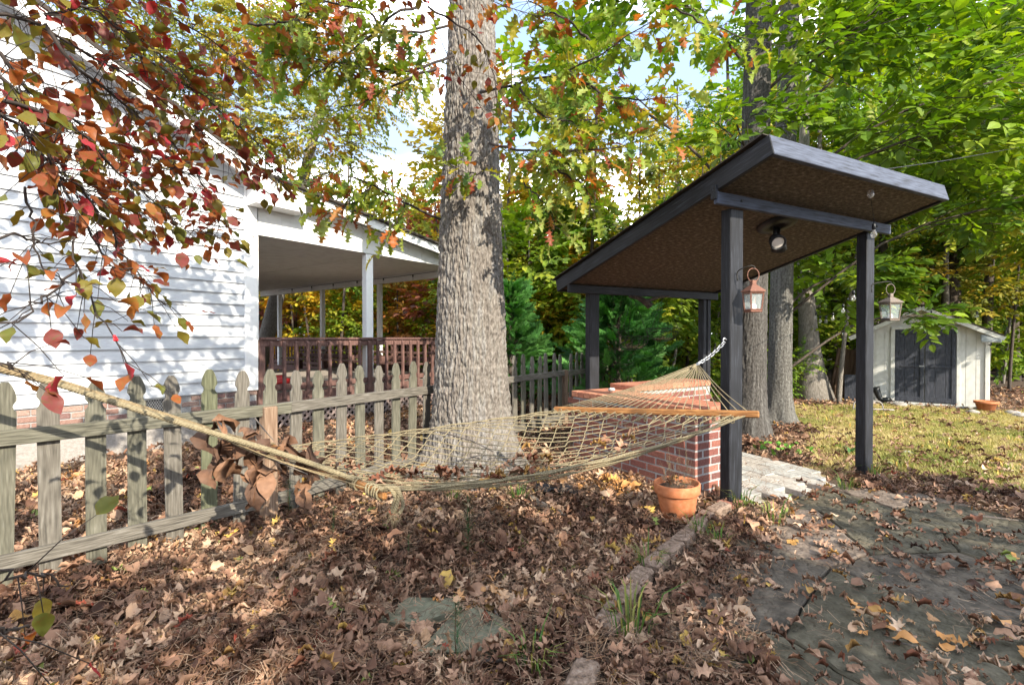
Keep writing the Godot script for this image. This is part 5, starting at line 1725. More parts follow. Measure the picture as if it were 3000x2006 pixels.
	for k in 3:
		var c: Color = [Color(0.12, 0.06, 0.034), Color(0.19, 0.1, 0.058), Color(0.075, 0.038, 0.023)][k]
		var m := mat("clump_leaf_%d" % k, Color.WHITE, 0.7)
		tri(m, noise_tex(120 + k, 0.03, 3, [Color(c.r * 0.6, c.g * 0.6, c.b * 0.6), c, Color(c.r * 1.4, c.g * 1.5, c.b * 1.6)], FastNoiseLite.TYPE_SIMPLEX_SMOOTH, 128), Vector3(8, 8, 8))
		mats.append(m)
	var spots := [[620, 1235], [655, 1262], [700, 1255], [640, 1290], [690, 1300], [735, 1285], [625, 1320], [655, 1345], [680, 1360], [640, 1365], [720, 1330], [755, 1300], [700, 1380], [745, 1355], [770, 1385], [735, 1400], [760, 1320], [790, 1290], [850, 1270], [800, 1330], [880, 1400], [900, 1420], [870, 1435], [905, 1385], [910, 1300], [960, 1345], [985, 1360], [835, 1300]]
	spots.append_array([[640, 1255], [670, 1285], [715, 1310], [700, 1345], [735, 1375], [665, 1325], [775, 1345], [745, 1320], [820, 1305], [870, 1300], [890, 1330], [930, 1330], [695, 1275], [725, 1415]])
	for p in spots:
		var at := P(p[0] + rf(-8, 8), p[1] + rf(-8, 8), 2.36 + (p[0] - 620) * 0.0004 + rf(-0.05, 0.05)) - cl.position
		mk("leaf", big[rng.randi_range(0, 3)], mats[rng.randi_range(0, 2)], cl, Transform3D(basis_x(rv(0.7) + Vector3(0.1, -0.6, 0), (Vector3(0, 0.3, 1) + rv(0.8)).normalized()).scaled(Vector3.ONE * rf(0.65, 1.05)), at))
	mk("twig", rod([P(745, 1225, 2.4) - cl.position, P(775, 1262, 2.38) - cl.position, P(800, 1290, 2.36) - cl.position], 0.004, 0.002, 4), M.grey_twig, cl)
	mk("twig", rod([P(735, 1245, 2.4) - cl.position, P(760, 1330, 2.38) - cl.position, P(900, 1390, 2.36) - cl.position], 0.005, 0.003, 4), M.grey_twig, cl)
	# loose leaves lying in the net
	var dm := dry_meshes()
	var cc := [M.dry_0, M.dry_1, M.dry_2, M.dry_3]
	for i in 46:
		var s := clampf(0.36 + rf(-0.3, 0.3) * rng.randf() * 2.0, 0.05, 0.95)
		var k := clampf(0.3 + rf(-0.28, 0.5) * rng.randf(), 0.04, 0.9)
		var o := mk("fallen_leaf", dm[rng.randi_range(0, dm.size() - 1)], cc[rng.randi_range(0, 3)], null, Transform3D(Basis(TOP, rf(0, TAU)) * Basis.from_euler(rv(0.5)), net(s, k) + Vector3(0, 0.012, 0)))
		tag(o, "dry brown leaf lying in the sagging net of the hammock", "leaf", "dry leaves lying in the hammock")
	for s in [[P(1300, 1255, 3.3), P(1370, 1290, 3.2), P(1400, 1325, 3.1)], [P(1120, 1385, 2.7), P(1200, 1390, 2.75), P(1290, 1400, 2.7)]]:
		pass
	var tw := mk("fallen_twig", rod([net(0.5, 0.95) + Vector3(0, 0.012, 0), net(0.55, 0.75) + Vector3(0, 0.015, 0), net(0.56, 0.62) + Vector3(0, 0.012, 0)], 0.006, 0.003, 5), M.grey_twig)
	tag(tw, "thin grey twig lying across the far side of the hammock net", "twig")

func torus(R: float, r: float, xf: Transform3D, sx := 1.0) -> ArrayMesh: # axis along local x
	var st := begin(true)
	var pts := []
	for i in 21:
		var a := TAU * i / 20
		pts.append(xf * Vector3(0, cos(a) * R * sx, sin(a) * R))
	tube(st, pts, r, r, 6)
	return done(st)

var link0: ArrayMesh
func link_mesh() -> ArrayMesh:
	if link0 == null:
		var st := begin(true)
		var pts := []
		for i in 17:
			var a := TAU * i / 16
			pts.append(Vector3(cos(a) * 0.012 + signf(cos(a)) * 0.009, sin(a) * 0.0115, 0))
		tube(st, pts, 0.003, 0.003, 6)
		link0 = done(st)
	return link0

# ---------------------------------------------------------------- small things
func lantern(called: String, label: String, hook: Vector3, wall: Vector3, m: Material, w: float) -> void:
	var t := thing(called, label, "lantern", Transform3D(along(0.894, 0.447) * Basis(TOP, -0.35), hook))
	# hung from hook: handle, cap, roof, frame, panes, floor
	mk("handle", torus(0.045, 0.0035, Transform3D(Basis(TOP, PI / 2), Vector3(0, -0.05, 0)), 1.1), m, t)
	mk("chimney", board(Vector3(0.035, 0.035, 0.035)), m, t, xt(0, -0.105, 0))
	var st := begin()
	var a := w * 0.57
	for k in 4:
		var c := Basis(TOP, PI / 2 * k)
		face(st, [c * Vector3(-a, -0.165, a), c * Vector3(a, -0.165, a), c * Vector3(0.016, -0.12, 0.016), c * Vector3(-0.016, -0.12, 0.016)], c * Vector3(0, 0.6, 1))
		face(st, [c * Vector3(-a, -0.165, a), c * Vector3(a, -0.165, a), c * Vector3(a, -0.173, a), c * Vector3(-a, -0.173, a)], c * Vector3(0, 0, 1))
	face(st, [Vector3(-a, -0.173, -a), Vector3(a, -0.173, -a), Vector3(a, -0.173, a), Vector3(-a, -0.173, a)], Vector3.DOWN)
	mk("cap", done(st), m, t)
	var hi := w * 0.48
	var lo := w * 0.38
	var y0 := -0.178
	var y1 := y0 - w * 1.25
	for k in 4:
		var c := Basis(TOP, PI / 2 * k)
		st = begin()
		tube(st, [c * Vector3(hi, y0, hi), c * Vector3(lo, y1, lo)], 0.0065, 0.0065, 4)
		tube(st, [c * Vector3(-hi, y0 - 0.004, hi), c * Vector3(hi, y0 - 0.004, hi)], 0.006, 0.006, 4)
		tube(st, [c * Vector3(-lo, y1 + 0.004, lo), c * Vector3(lo, y1 + 0.004, lo)], 0.007, 0.007, 4)
		mk("frame", done(st), m, t)
		st = begin()
		face(st, [c * Vector3(-hi, y0, hi - 0.004), c * Vector3(hi, y0, hi - 0.004), c * Vector3(lo, y1, lo - 0.004), c * Vector3(-lo, y1, lo - 0.004)], c * Vector3(0, 0, 1))
		mk("pane", done(st), M.dusty_glass, t)
	mk("floor_plate", board(Vector3(lo * 2.3, 0.012, lo * 2.3)), m, t, xt(0, y1 - 0.008, 0))
	mk("candle", board(Vector3(0.04, 0.05, 0.04), 0.012), M.white_plain, t, xt(0, y1 + 0.024, 0))
	var br := mk("wall_hook", rod(smooth([wall + Vector3(0, -0.07, 0.004), wall + Vector3(0, 0, 0.006), wall.lerp(hook, 0.6) + Vector3(0, 0.02, 0.02), hook + Vector3(0, 0.018, 0), hook + Vector3(0.014, 0.004, 0), hook], 14), 0.005, 0.004, 6), M.iron)
	tag(br, "thin metal hook screwed to the shelter post holding " + called.replace("_", " ") + (" near the viewer" if w < 0.11 else " by the lawn"), "hook")

func pot_mesh() -> ArrayMesh:
	var st := begin(true)
	lathe(st, [Vector2(0, 0.0), Vector2(0.105, 0.0), Vector2(0.11, 0.006), Vector2(0.1405, 0.185), Vector2(0.1415, 0.188), Vector2(0.154, 0.19), Vector2(0.1575, 0.196), Vector2(0.161, 0.257), Vector2(0.157, 0.263), Vector2(0.148, 0.263), Vector2(0.144, 0.255), Vector2(0.138, 0.225), Vector2(0, 0.225)], 48)
	return done(st)

func small_things() -> void:
	# flower pot with dead stalks
	var at := Transform3D(Basis(Vector3(0, 0, 1), 0.035), V(1.195, 0.0, 3.43))
	var t := thing("flower_pot", "orange terracotta flower pot with dead stalks before the brick counter", "pot", at)
	mk("pot", pot_mesh(), M.terracotta, t)
	var st := begin(true)
	lathe(st, [Vector2(0.139, 0.222), Vector2(0.1, 0.236), Vector2(0, 0.242)], 20)
	mk("soil", done(st), M.soil, t)
	st = begin(true)
	for k in 34:
		var a := rf(0, TAU)
		var r := rf(0, 0.12)
		var p := Vector3(cos(a) * r, 0.235, sin(a) * r)
		var hh := rf(0.05, 0.2) if k > 5 else rf(0.2, 0.36)
		var e := p + Vector3(rf(-0.06, 0.06), hh, rf(-0.06, 0.06))
		tube(st, [p, (p + e) / 2 + rv(0.02), e], 0.0015, 0.0008, 3)
		if k < 8:
			for m in 5:
				var q := p.lerp(e, rf(0.4, 1.0))
				tube(st, [q, q + rv(0.035)], 0.001, 0.0007, 3)
	mk("dead_stalks", done(st), M.rope, t)
	var dm := dry_meshes()
	for k in 14:
		var a := rf(0, TAU)
		var r := rf(0.02, 0.11)
		tag(mk("fallen_leaf", dm[k % dm.size()], M["dry_%d" % rng.randi_range(0, 3)], null, at * Transform3D(Basis(TOP, rf(0, TAU)) * Basis.from_euler(rv(0.6)).scaled(Vector3.ONE * 0.6), Vector3(cos(a) * r, 0.25, sin(a) * r))), "small dry leaf lying in the terracotta flower pot", "leaf", "dry leaves in the flower pot")
	# lanterns
	lantern("copper_lantern", "rusty copper lantern hanging from the front shelter post", P(2206, 786, 3.5), P(2160, 795, 3.56), M.copper, 0.104)
	lantern("grey_lantern", "tarnished grey copper lantern hanging from the far shelter post by the lawn", P(2608, 832, 4.42), P(2553, 834, 4.4), M.old_copper, 0.118)
	# two wire baskets under the back beam
	for s in [[0.825, P(1852, 985, 5.45), P(1853, 880, 5.45), "wire hanging basket under the back beam, the lower left one"], [1.283, P(1941, 962, 5.65), P(1942, 880, 5.65), "wire hanging basket under the back beam, the higher right one"]]:
		var c: Vector3 = s[1]
		var bk := thing("wire_basket", s[3], "basket", Transform3D(Basis(), c), "wire baskets under the back beam")
		var R := 0.18
		for y in [0.0, -0.035]:
			st = begin(true)
			var ring := []
			for i in 25:
				ring.append(Vector3(cos(TAU * i / 24) * R, y, sin(TAU * i / 24) * R))
			tube(st, ring, 0.003, 0.003, 4)
			mk("rim", done(st), M.iron, bk)
		st = begin(true)
		for i in 14:
			var a := TAU * i / 14
			var rib := []
			for k in 7:
				var e := PI / 2 * k / 6.0
				rib.append(Vector3(cos(a) * R * cos(e), -0.035 - 0.12 * sin(e), sin(a) * R * cos(e)))
			tube(st, rib, 0.0022, 0.0022, 4)
			tube(st, smooth([Vector3(cos(a) * R, 0, sin(a) * R), Vector3(cos(a + 0.11) * R, -0.018, sin(a + 0.11) * R), Vector3(cos(a + 0.22) * R, 0, sin(a + 0.22) * R)], 6), 0.002, 0.002, 3)
		mk("ribs", done(st), M.iron, bk)
		var up: Vector3 = s[2] - c
		up.y = 1.786 - c.y
		for i in 3:
			var a := TAU * i / 3 + 0.5
			mk("chain", rod([Vector3(cos(a) * R, 0, sin(a) * R), up], 0.0028, -1.0, 4), M.iron, bk)
		st = begin(true)
		for k in 40:
			var p := Vector3(rf(-0.08, 0.08), -0.13, rf(-0.08, 0.08))
			tube(st, [p, p + Vector3(rf(-0.09, 0.09), rf(0.0, 0.05), rf(-0.09, 0.09))], 0.002, 0.001, 3)
		mk("dry_straw", done(st), M.rope, bk)
	# a crooked piece of driftwood under the back beam
	st = begin(true)
	tube(st, smooth([P(1842, 868, 5.5), P(1870, 873, 5.52), P(1890, 884, 5.5), P(1905, 897, 5.5)], 10), 0.014, 0.045, 9)
	tube(st, smooth([P(1890, 884, 5.5), P(1925, 872, 5.6), P(1960, 868, 5.65)], 8), 0.025, 0.01, 7)
	tag(mk("driftwood", done(st), M.dark_bark), "dark crooked piece of driftwood fixed under the back beam", "driftwood")
	tag(mk("stone", rock(0.035), M.pale_stone, null, shelter_at() * xt(0.28, 0.765, -1.98)), "small brown stone lying on the brick counter top by the back post", "stone")
	# sticks, log, black cloth, grass tufts, seedlings
	var sticks := [[[1690, 1880, 2.03], [1700, 1800, 2.18], [1660, 1950, 1.92], 0.007, "forked grey stick lying by the edging in the foreground"], [[1450, 1800, 2.2], [1470, 1850, 2.1], [1440, 1880, 2.06], 0.006, "short crooked twig lying on the slate slab"],
		[[1500, 1880, 2.03], [1560, 1870, 2.04], [1620, 1910, 1.98], 0.009, "dark crooked stick lying right of the slate slab"], [[2420, 1590, 3.0], [2450, 1582, 3.02], [2480, 1578, 3.05], 0.007, "grey stick lying on the middle flagstone"],
		[[2850, 1520, 3.4], [2900, 1530, 3.36], [2990, 1540, 3.3], 0.012, "long pale stick lying at the lawn's edge on the right"], [[2600, 1905, 1.98], [2680, 1925, 1.95], [2760, 1950, 1.9], 0.008, "long dark twig lying on the nearest flagstones"],
		[[1420, 1960, 1.85], [1500, 1940, 1.88], [1590, 1965, 1.85], 0.012, "thick weathered stick half buried in the leaves at the bottom"]]
	for s in sticks:
		var pts := []
		for k in 3:
			var q := P(s[k][0], s[k][1], s[k][2])
			pts.append(Vector3(q.x, 0.035, q.z))
		if s[3] == 0.007 and s[0][0] < 2000:
			pts = [pts[1], pts[0], pts[2]]
		tag(mk("stick", rod(smooth(pts, 6), s[3], s[3] * 0.5, 6), M.grey_twig), s[4], "stick")
	st = begin(true)
	tube(st, smooth([V(0.13, 0.04, 3.75), V(0.2, 0.045, 3.62), V(0.35, 0.03, 3.45), V(0.5, 0.02, 3.42)], 8), 0.035, 0.016, 8)
	tag(mk("log", done(st), M.dead_wood), "broken pale branch lying in the leaves under the hammock", "branch")
	st = begin(true)
	var pt := func(i: int, j: int) -> Vector3:
		var u := i / 14.0 - 0.5
		var v := j / 10.0 - 0.5
		return Vector3(u * 0.36, 0.03 + 0.05 * absf(nz.get_noise_2d(u * 260.0, v * 260.0)) + 0.035 * (0.5 - absf(u)), v * 0.22)
	for i in 14:
		for j in 10:
			face(st, [pt.call(i, j), pt.call(i + 1, j), pt.call(i + 1, j + 1), pt.call(i, j + 1)], TOP)
	tag(mk("black_cloth", done(st), M.black_cloth, null, Transform3D(Basis(TOP, -0.2), V(0.37, 0, 3.98))), "crumpled black landscape cloth on the ground behind the hammock", "cloth")
	var gm := grass_mesh(34, 0.16, 0.11)
	for s in [[1330, 1470, 3.75, 1.0, "grass tuft under the sagging middle of the hammock"], [1520, 1480, 3.7, 1.2, "bright grass tuft beside the broken pale branch"], [2110, 1610, 2.93, 0.9, "grass tuft in the leaves between edging and patio"], [2050, 1580, 3.08, 1.0, "grass clump behind the brick edging"], [2175, 1500, 3.55, 1.3, "wispy grass tuft at the front post's foot"],
		[2270, 1545, 3.27, 1.2, "dark green grass tuft at the patio's back edge"], [1850, 1870, 2.05, 1.5, "long arching grass clump at the edging in the foreground"], [1900, 1680, 2.63, 1.1, "grass tuft with yellow blades beside the edging bricks"], [2560, 1400, 4.4, 1.2, "grass tuft round the far shelter post"], [2480, 1440, 4.0, 1.0, "grass tuft between pavers and lawn"], [2570, 1720, 2.5, 0.35, "tiny green weed in a flagstone joint"], [1560, 2000, 1.83, 1.1, "green grass blades at the bottom edge of the frame"]]:
		var q := P(s[0], s[1], s[2])
		var o := mk("grass_tuft", gm, M.grass, null, Transform3D(Basis(TOP, rf(0, TAU)).scaled(Vector3.ONE * s[3]), Vector3(q.x, gh(q.x, -q.z), q.z)))
		tag(o, s[4], "grass")
	var pine := seedling()
	for s in [[845, 1500, 3.4, 1.1, "pine seedling beside the brown fence post"], [975, 1590, 3.05, 0.8, "pine seedling in the leaves right of the fence post"], [1370, 1650, 2.72, 1.5, "tall wispy pine seedling in the middle of the leaf bed"], [1195, 1640, 2.75, 0.6, "small pine seedling left of the tall one"], [1338, 1960, 1.86, 1.0, "pine seedling in front of the slate slabs"]]:
		var q := P(s[0], s[1], s[2])
		tag(mk("pine_seedling", pine, M.needles, null, Transform3D(Basis(TOP, rf(0, TAU)).scaled(Vector3.ONE * s[3]), Vector3(q.x, 0, q.z))), s[4], "seedling", "pine seedlings in the leaf bed")
	# light green vine by the path and on the oak
	st = begin(true)
	for k in 46:
		var p := Vector3(rf(-0.28, 0.28), rf(0.03, 0.16), rf(-0.14, 0.14))
		leaf(st, widths(ROUND, 0.06), 0.06, 0.2, -0.4, 0.0, 0.0, Transform3D(basis_x(rv(1.0)), p), Color(0.13, 0.3, 0.04) * rf(0.7, 1.3))
	tag(mk("vine", done(st), M.grass, null, Transform3D(Basis(), P(2285, 1340, 5.3))), "bright green ground vine at the back of the paved path", "plant")
	st = begin(true)
	for k in 14:
		var p := Vector3(rf(-0.1, 0.1), rf(0.02, 0.13), rf(-0.08, 0.08))
		leaf(st, widths(ROUND, 0.07), 0.07, 0.2, -0.4, 0.0, 0.0, Transform3D(basis_x(rv(1.0)), p), Color(0.05, 0.15, 0.04) * rf(0.7, 1.3))
	tag(mk("weed", done(st), M.grass, null, Transform3D(Basis(), P(2487, 1340, 5.3))), "dark green leafy weed left of the far shelter post", "plant")

func grass_mesh(n: int, h: float, r: float) -> ArrayMesh:
	var st := begin()
	for i in n:
		var a := rf(0, TAU)
		var q := r * sqrt(rng.randf()) * 0.5
		var p := Vector3(cos(a) * q, 0, sin(a) * q)
		var hh := h * rf(0.5, 1.2)
		var o := Vector3(cos(a), 0, sin(a)) * hh * rf(0.1, 0.9)
		var w := Vector3(-sin(a), 0, cos(a)) * 0.0028
		var m := p + o * 0.35 + TOP * hh * 0.65
		var e := p + o + TOP * hh * rf(0.6, 0.95)
		st.set_color(Color(0.05, 0.12, 0.02).lerp(Color(0.25, 0.22, 0.06), pow(rng.randf(), 3.0)) * rf(0.8, 1.3))
		face(st, [p - w, p + w, m + w, m - w], o + TOP * 0.1)
		face(st, [m - w, m + w, e], o + TOP * 0.1)
	return done(st)

func seedling() -> ArrayMesh:
	var st := begin()
	st.set_color(Color(0.1, 0.06, 0.03))
	tube(st, [Vector3.ZERO, Vector3(0.01, 0.13, 0), Vector3(0, 0.26, 0.01)], 0.003, 0.0015, 4)
	for i in 170:
		var y := rf(0.05, 0.265)
		var a := rf(0, TAU)
		var p := Vector3(0, y, 0)
		var e := p + Vector3(cos(a), rf(0.1, 1.0), sin(a)).normalized() * rf(0.03, 0.06)
		var w := Vector3(-sin(a), 0, cos(a)) * 0.0009
		st.set_color(Color(0.035, 0.09, 0.035) * rf(0.7, 1.5))
		face(st, [p - w, p + w, e], TOP)
	return done(st)

# ---------------------------------------------------------------- string lights
func bulb_parts(t: Node, top: Vector3, k: int) -> void:
	var st := begin(true)
	lathe(st, [Vector2(0, -0.055), Vector2(0.014, -0.055), Vector2(0.015, -0.01), Vector2(0.008, 0.0), Vector2(0, 0.0)], 10)
	var b := mk("socket", done(st), M.rubber, t, Transform3D(Basis(), top))
	st = begin(true)
	lathe(st, [Vector2(0.012, -0.056), Vector2(0.014, -0.065), Vector2(0.023, -0.088), Vector2(0.024, -0.103), Vector2(0.016, -0.122), Vector2(0, -0.128)], 14)
	mk("bulb", done(st), M.glass, b)
	mk("filament", rod([Vector3(0, -0.056, 0), Vector3(0.003, -0.085, 0), Vector3(-0.003, -0.1, 0)], 0.0012, -1.0, 4), M.copper, b)

func string_lights() -> void:
	var t := thing("string_light", "black cable with clear bulbs running off the shelter's front edge to the right", "string light")
	var a := P(2546, 503, 3.72)
	var p2 := P(2558, 640, 4.1)
	mk("cable", rod(smooth([P(3110, 405, 5.4), P(3000, 430, 5.0), P(2780, 470, 4.3), a + Vector3(0.01, 0, 0)], 16), 0.004, -1.0, 5), M.wire, t)
	mk("cable", rod(smooth([a, P(2545, 520, 3.74), P(2550, 590, 3.95), p2], 8), 0.003, -1.0, 5), M.wire, t)
	bulb_parts(t, P(2548, 534, 3.74), 0)
	bulb_parts(t, P(2558, 655, 4.12), 1)
	mk("cable", rod([p2, P(2558, 655, 4.12)], 0.004, -1.0, 5), M.wire, t)
	var tag_leaf := mk("caught_leaf", leaf_mesh(OAK, 0.11, 0.5, -1.2, 1.0, 0.01), M.terracotta, null, Transform3D(basis_x(Vector3(-0.1, -1, 0.2), Vector3(0.2, 0, 1)), P(2536, 505, 3.7)))
	tag(tag_leaf, "curled orange leaf caught where the cable meets the front edge", "leaf")
	var s2 := thing("string_light", "cable of clear bulbs sagging through the trees between the shelter posts", "string light")
	var pts := [P(2558, 800, 4.5), P(2500, 850, 5.6), P(2470, 890, 6.6), P(2440, 915, 7.4), P(2420, 925, 8.0), P(2403, 925, 8.6), P(2390, 915, 9.4), P(2380, 880, 10.8)]
	mk("cable", rod(smooth(pts, 24), 0.004, -1.0, 4), M.wire, s2)
	for i in range(1, 7):
		bulb_parts(s2, pts[i], i)
	var s3 := thing("string_light", "cable with single bulbs crossing in front of the shed gable", "string light")
	var q := [P(2440, 880, 10.5), P(2728, 902, 9.9), P(2862, 905, 9.6), P(3080, 880, 9.3)]
	mk("cable", rod(smooth(q, 20), 0.004, -1.0, 4), M.wire, s3)
	bulb_parts(s3, q[1] + Vector3(0, -0.05, 0), 1)
	bulb_parts(s3, q[2] + Vector3(0, -0.05, 0), 2)
	var s4 := thing("string_light", "cable of small bulbs along the porch's outer ceiling beam", "string light", Transform3D(along(0.6, 0.8), V(-4.88, 0, 4.64)))
	mk("cable", rod(smooth([Vector3(6.22, 2.68, -0.2), Vector3(6.22, 2.66, -2.0), Vector3(6.22, 2.68, -4.0), Vector3(6.22, 2.66, -7.0)], 12), 0.006, -1.0, 4), M.wire, s4)
	for k in 7:
		bulb_parts(s4, Vector3(6.22, 2.67, -0.25 - k * 1.0), k)

# ---------------------------------------------------------------- litter and grass
var dry := []
func dry_meshes() -> Array:
	if dry.is_empty():
		for k in 5:
			dry.append(leaf_mesh(OAK if k % 2 else OAKW, 0.122, rf(0.1, 0.8), [-2.6, 1.2, -1.5, -3.2, 0.6][k], [2.6, -2.4, 3.6, 1.2, -3.4][k], 0.012))
		for k in 3:
			dry.append(leaf_mesh(OVATE, 0.095, rf(0.2, 0.9), [-2.2, 1.0, -1.2][k], [3.4, -2.4, 2.0][k], 0.009))
		dry.append(leaf_mesh(ROUND, 0.11, rf(0.1, 0.5), rf(-1.2, 0.6), rf(-1.0, 1.6), 0.008))
		var cols := [Color(0.2, 0.098, 0.056), Color(0.3, 0.175, 0.11), Color(0.31, 0.17, 0.05), Color(0.17, 0.062, 0.033)]
		for i in 4:
			var c: Color = cols[i]
			var m := mat("dry_%d" % i, Color.WHITE, 0.75)
			tri(m, noise_tex(130 + i, 0.03, 3, [Color(c.r * 0.55, c.g * 0.5, c.b * 0.5), c, Color(c.r * 1.45, c.g * 1.5, c.b * 1.6)], FastNoiseLite.TYPE_SIMPLEX_SMOOTH, 128), Vector3(7, 7, 7))
			m.backlight_enabled = true
			m.backlight = Color(0.25, 0.2, 0.15)
	return dry

const BROWN := [Color(0.05814, 0.02616, 0.01647), Color(0.1211, 0.05814, 0.03488), Color(0.2035, 0.1085, 0.06783), Color(0.3198, 0.189, 0.1211), Color(0.4554, 0.3198, 0.2181), Color(0.407, 0.1938, 0.06298)]

func lay(x: float, z: float, up: float, tilt: float, size: float) -> Transform3D:
	return Transform3D((Basis(TOP, rf(0, TAU)) * Basis.from_euler(Vector3(rf(-tilt, tilt), 0, rf(-tilt, tilt) * 0.8)) * Basis(Vector3(1, 0, 0), PI if rng.randf() < 0.4 else 0.0)).scaled(Vector3.ONE * size), G(x, z, up))

const EDGE := [Vector2(0.1, 1.1), Vector2(0.18, 1.4), Vector2(0.25, 1.7), Vector2(0.35, 1.9), Vector2(0.45, 2.1), Vector2(0.55, 2.3), Vector2(0.69, 2.48), Vector2(0.83, 2.67), Vector2(0.97, 2.85), Vector2(1.09, 3.0), Vector2(1.21, 3.15), Vector2(1.33, 3.3), Vector2(1.48, 3.43)]

func litter() -> void:
	var dm := dry_meshes()
	var lots := []
	for k in dm.size():
		lots.append([[], []])
	var patio := [Vector2(0.9, 1.3), Vector2(1.05, 2.1), Vector2(1.45, 2.7), Vector2(1.85, 3.25), Vector2(2.3, 3.75), Vector2(2.75, 4.05), Vector2(3.3, 3.8), Vector2(3.55, 3.3), Vector2(3.75, 2.4), Vector2(3.7, 0.6), Vector2(0.7, 0.6)]
	var path_at := shelter_at().affine_inverse()
	var n := 0
	var tries := 0
	while n < 66000 and tries < 600000:
		tries += 1
		var z := 1.1 + 13.0 * pow(rng.randf(), 1.7)
		var x := rf(-1.25, 1.2) * (z + 0.5)
		var p := Vector2(x, z)
		var keep := 1.0
		if inside(p, patio):
			keep = 0.16 * clampf(nz.get_noise_2d(x * 110.0, z * 110.0) + 0.35, 0.0, 1.0)
		if inside(p, LAWN):
			keep = 0.24 if z > 5.5 else 0.38
		var l := (x + 4.88) * 0.6 + (z - 4.64) * 0.8
		var m := -(x + 4.88) * 0.8 + (z - 4.64) * 0.6
		if m > -0.05 and l < 6.4:
			continue
		if m > -0.75 and l < 2.6 and rng.randf() < 0.55:
			continue
		var loc := path_at * V(x, 0, z)
		if loc.x > 0.4 and loc.x < 1.8 and loc.z < -0.4 and loc.z > -1.95:
			keep = 0.05
		var bq := Transform3D(along(0.848, 0.53), V(1.458, 0, 3.787)).affine_inverse() * V(x, 0, z)
		if bq.x > -0.02 and bq.x < 0.52 and bq.z < 0.02 and bq.z > -1.55:
			continue
		for e in EDGE:
			if p.distance_to(e) < 0.105:
				keep = minf(keep, 0.04)
		if Vector2(x + 0.385, z - 4.6).length() < 0.42 or Vector2(x - 1.195, z - 3.43).length() < 0.13:
			continue
		if (Vector2(x, z) - Vector2(-0.445, 2.2)).length() < 0.17 or (Vector2(x, z) - Vector2(-0.185, 2.06)).length() < 0.2:
			keep *= 0.12
		if rng.randf() > keep:
			continue
		var k := rng.randi_range(0, dm.size() - 1)
		var sun := keep < 0.5
		var up := rf(0.002, 0.06) if not sun else rf(0.012, 0.03)
		if inside(p, patio):
			up = 0.05 + rf(0.0, 0.015)
		var c := pal(BROWN, G(x, z), 0.9)
		if rng.randf() < 0.022:
			c = Color(0.42, 0.27, 0.07)
		elif rng.randf() < 0.006:
			c = Color(0.26, 0.06, 0.035)
		elif rng.randf() < 0.008:
			c = Color(0.2, 0.24, 0.06)
		lots[k][0].append(lay(x, z, up, 0.95 if not sun else 0.45, lerpf(0.3, 0.98, pow(rng.randf(), 1.3)) * (1.0 + z * 0.015)))
		lots[k][1].append(c)
		n += 1
	for k in dm.size():
		var o := multi("leaf_litter", dm[k], M.dry_leaf, lots[k][0], lots[k][1])
		kind(o, "stuff")
		tag(o, ["lobed dry brown oak leaves", "narrow dry oak leaves", "broad curled oak leaves", "twisted oak leaves", "rolled oak leaves", "smooth oval leaves", "folded oval leaves", "small oval dry leaves", "round dry leaves"][k] + " strewn over the ground of the yard", "leaves")
	# pine straw and broken twigs among the leaves
	var pst := begin()
	for i in 9:
		var a := rf(0, TAU)
		var p := Vector3(rf(-0.05, 0.05), rf(0.0, 0.02), rf(-0.05, 0.05))
		var e := p + Vector3(cos(a), rf(-0.15, 0.15), sin(a)) * rf(0.03, 0.075)
		var wd := Vector3(-sin(a), 0, cos(a)) * 0.0011
		pst.set_color(Color(1, 1, 1) * rf(0.6, 1.4))
		face(pst, [p - wd, p + wd, e + wd, e - wd], TOP)
	var straw := done(pst)
	var sx := []
	var sc := []
	while sx.size() < 5000:
		var z := 1.4 + 5.0 * rng.randf()
		var x := rf(-1.1, 1.1) * z
		if inside(Vector2(x, z), LAWN) or (inside(Vector2(x, z), patio) and rng.randf() > 0.12) or ((x + 4.88) * -0.8 + (z - 4.64) * 0.6 > -0.1):
			continue
		sx.append(lay(x, z, 0.055 if not inside(Vector2(x, z), patio) else 0.048, 0.25, rf(0.7, 1.4)))
		sc.append([Color(0.2, 0.11, 0.06), Color(0.3, 0.2, 0.13), Color(0.1, 0.06, 0.04)][rng.randi_range(0, 2)])
	tag(kind(multi("pine_straw", straw, M.dry_leaf, sx, sc), "stuff"), "brown pine straw and broken twigs among the fallen leaves", "pine straw")
	# the largest ones singly: on the flagstones and nearest in the leaf bed
	var lab := ["curled brown oak leaf lying on the dark flagstone patio", "tan dry leaf lying on the dark flagstone patio", "yellowish oval leaf lying on the dark flagstone patio", "red-brown leaf lying on the dark flagstone patio"]
	n = 0
	while n < 190:
		var z := 1.5 + 2.6 * rng.randf()
		var x := rf(0.3, 1.2) * z
		if not inside(Vector2(x, z), patio):
			continue
		if rng.randf() > 0.25 + 0.9 * clampf(nz.get_noise_2d(x * 130, z * 130) + 0.45, 0, 1):
			continue
		var c: int = [0, 0, 1, 1, 2, 3][rng.randi_range(0, 5)]
		var k := rng.randi_range(0, dm.size() - 1)
		var o := mk("fallen_leaf", dm[k], M["dry_%d" % c], null, lay(x, z, 0.052 + rf(0, 0.012), 0.45, rf(0.45, 0.95)))
		tag(o, lab[c], "leaf", "fallen leaves on the flagstone patio")
		n += 1
	lab = ["brown oak leaf lying on top of the leaf bed in the foreground", "pale tan leaf lying on top of the leaf bed in the foreground", "yellow-orange leaf lying on top of the leaf bed in the foreground", "dark red-brown leaf lying on top of the leaf bed in the foreground"]
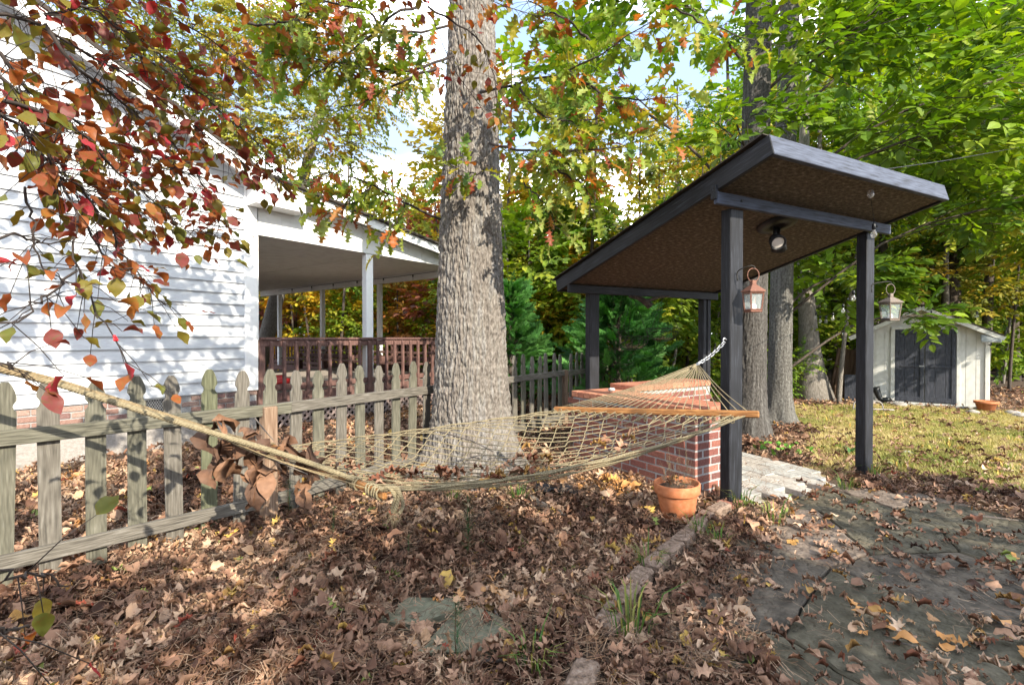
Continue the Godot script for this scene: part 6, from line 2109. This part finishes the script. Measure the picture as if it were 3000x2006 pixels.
	for i in 90:
		var z := rf(1.75, 2.9)
		var x := rf(-1.05, 0.3) * z
		var c: int = [0, 1, 1, 2, 2, 3][rng.randi_range(0, 5)]
		var o := mk("fallen_leaf", dm[rng.randi_range(0, dm.size() - 1)], M["dry_%d" % c], null, lay(x, z, 0.06, 0.4, rf(0.65, 1.0)))
		tag(o, lab[c], "leaf", "fallen leaves on top of the leaf bed")
	# turf of the lawn: short dry and green blades
	var xf := []
	var col := []
	var gm := begin()
	for i in 26:
		var a := rf(0, TAU)
		var p := Vector3(rf(-0.08, 0.08), 0, rf(-0.08, 0.08))
		var hh := rf(0.02, 0.055)
		var o := Vector3(cos(a), 0, sin(a)) * hh * rf(0.3, 1.3)
		var w := Vector3(-sin(a), 0, cos(a)) * 0.003
		gm.set_color(Color(1, 1, 1) * rf(0.7, 1.3))
		face(gm, [p - w, p + w, p + o + TOP * hh], TOP)
	var turf := done(gm)
	n = 0
	while n < 16000:
		var x := rf(2.9, 15.0)
		var z := rf(2.6, 10.6)
		if not inside(Vector2(x, z), LAWN):
			continue
		xf.append(Transform3D(Basis(TOP, rf(0, TAU)).scaled(Vector3(1.2, rf(0.7, 1.4), 1.2)), G(x, z, 0.004)))
		col.append(pal([Color(0.16, 0.2, 0.04), Color(0.34, 0.31, 0.09), Color(0.5, 0.4, 0.17), Color(0.58, 0.46, 0.25)], V(x, 0, z), 0.5))
		n += 1
	var tx := []
	var tc := []
	var tall := grass_mesh(24, 0.12, 0.1)
	while tx.size() < 420:
		var x := rf(2.6, 12.0)
		var z := rf(3.6, 10.6)
		var near := inside(Vector2(x, z), LAWN)
		if not near or rng.randf() > 0.25 + 0.75 * clampf(nz.get_noise_2d(x * 60.0, z * 60.0) * 2.0, 0.0, 1.0):
			continue
		tx.append(Transform3D(Basis(TOP, rf(0, TAU)).scaled(Vector3.ONE * rf(0.4, 1.0)), G(x, z)))
		tc.append(Color(1, 1, 1).lerp(Color(4.5, 2.6, 3.0), rng.randf()))
	tag(kind(multi("grass_tufts", tall, M.grass, tx, tc), "stuff"), "longer grass tufts standing out of the sunny lawn", "grass")
	tag(kind(multi("lawn_grass", turf, M.grass, xf, col), "stuff"), "short half-dry grass of the sunny lawn before the shed", "grass")
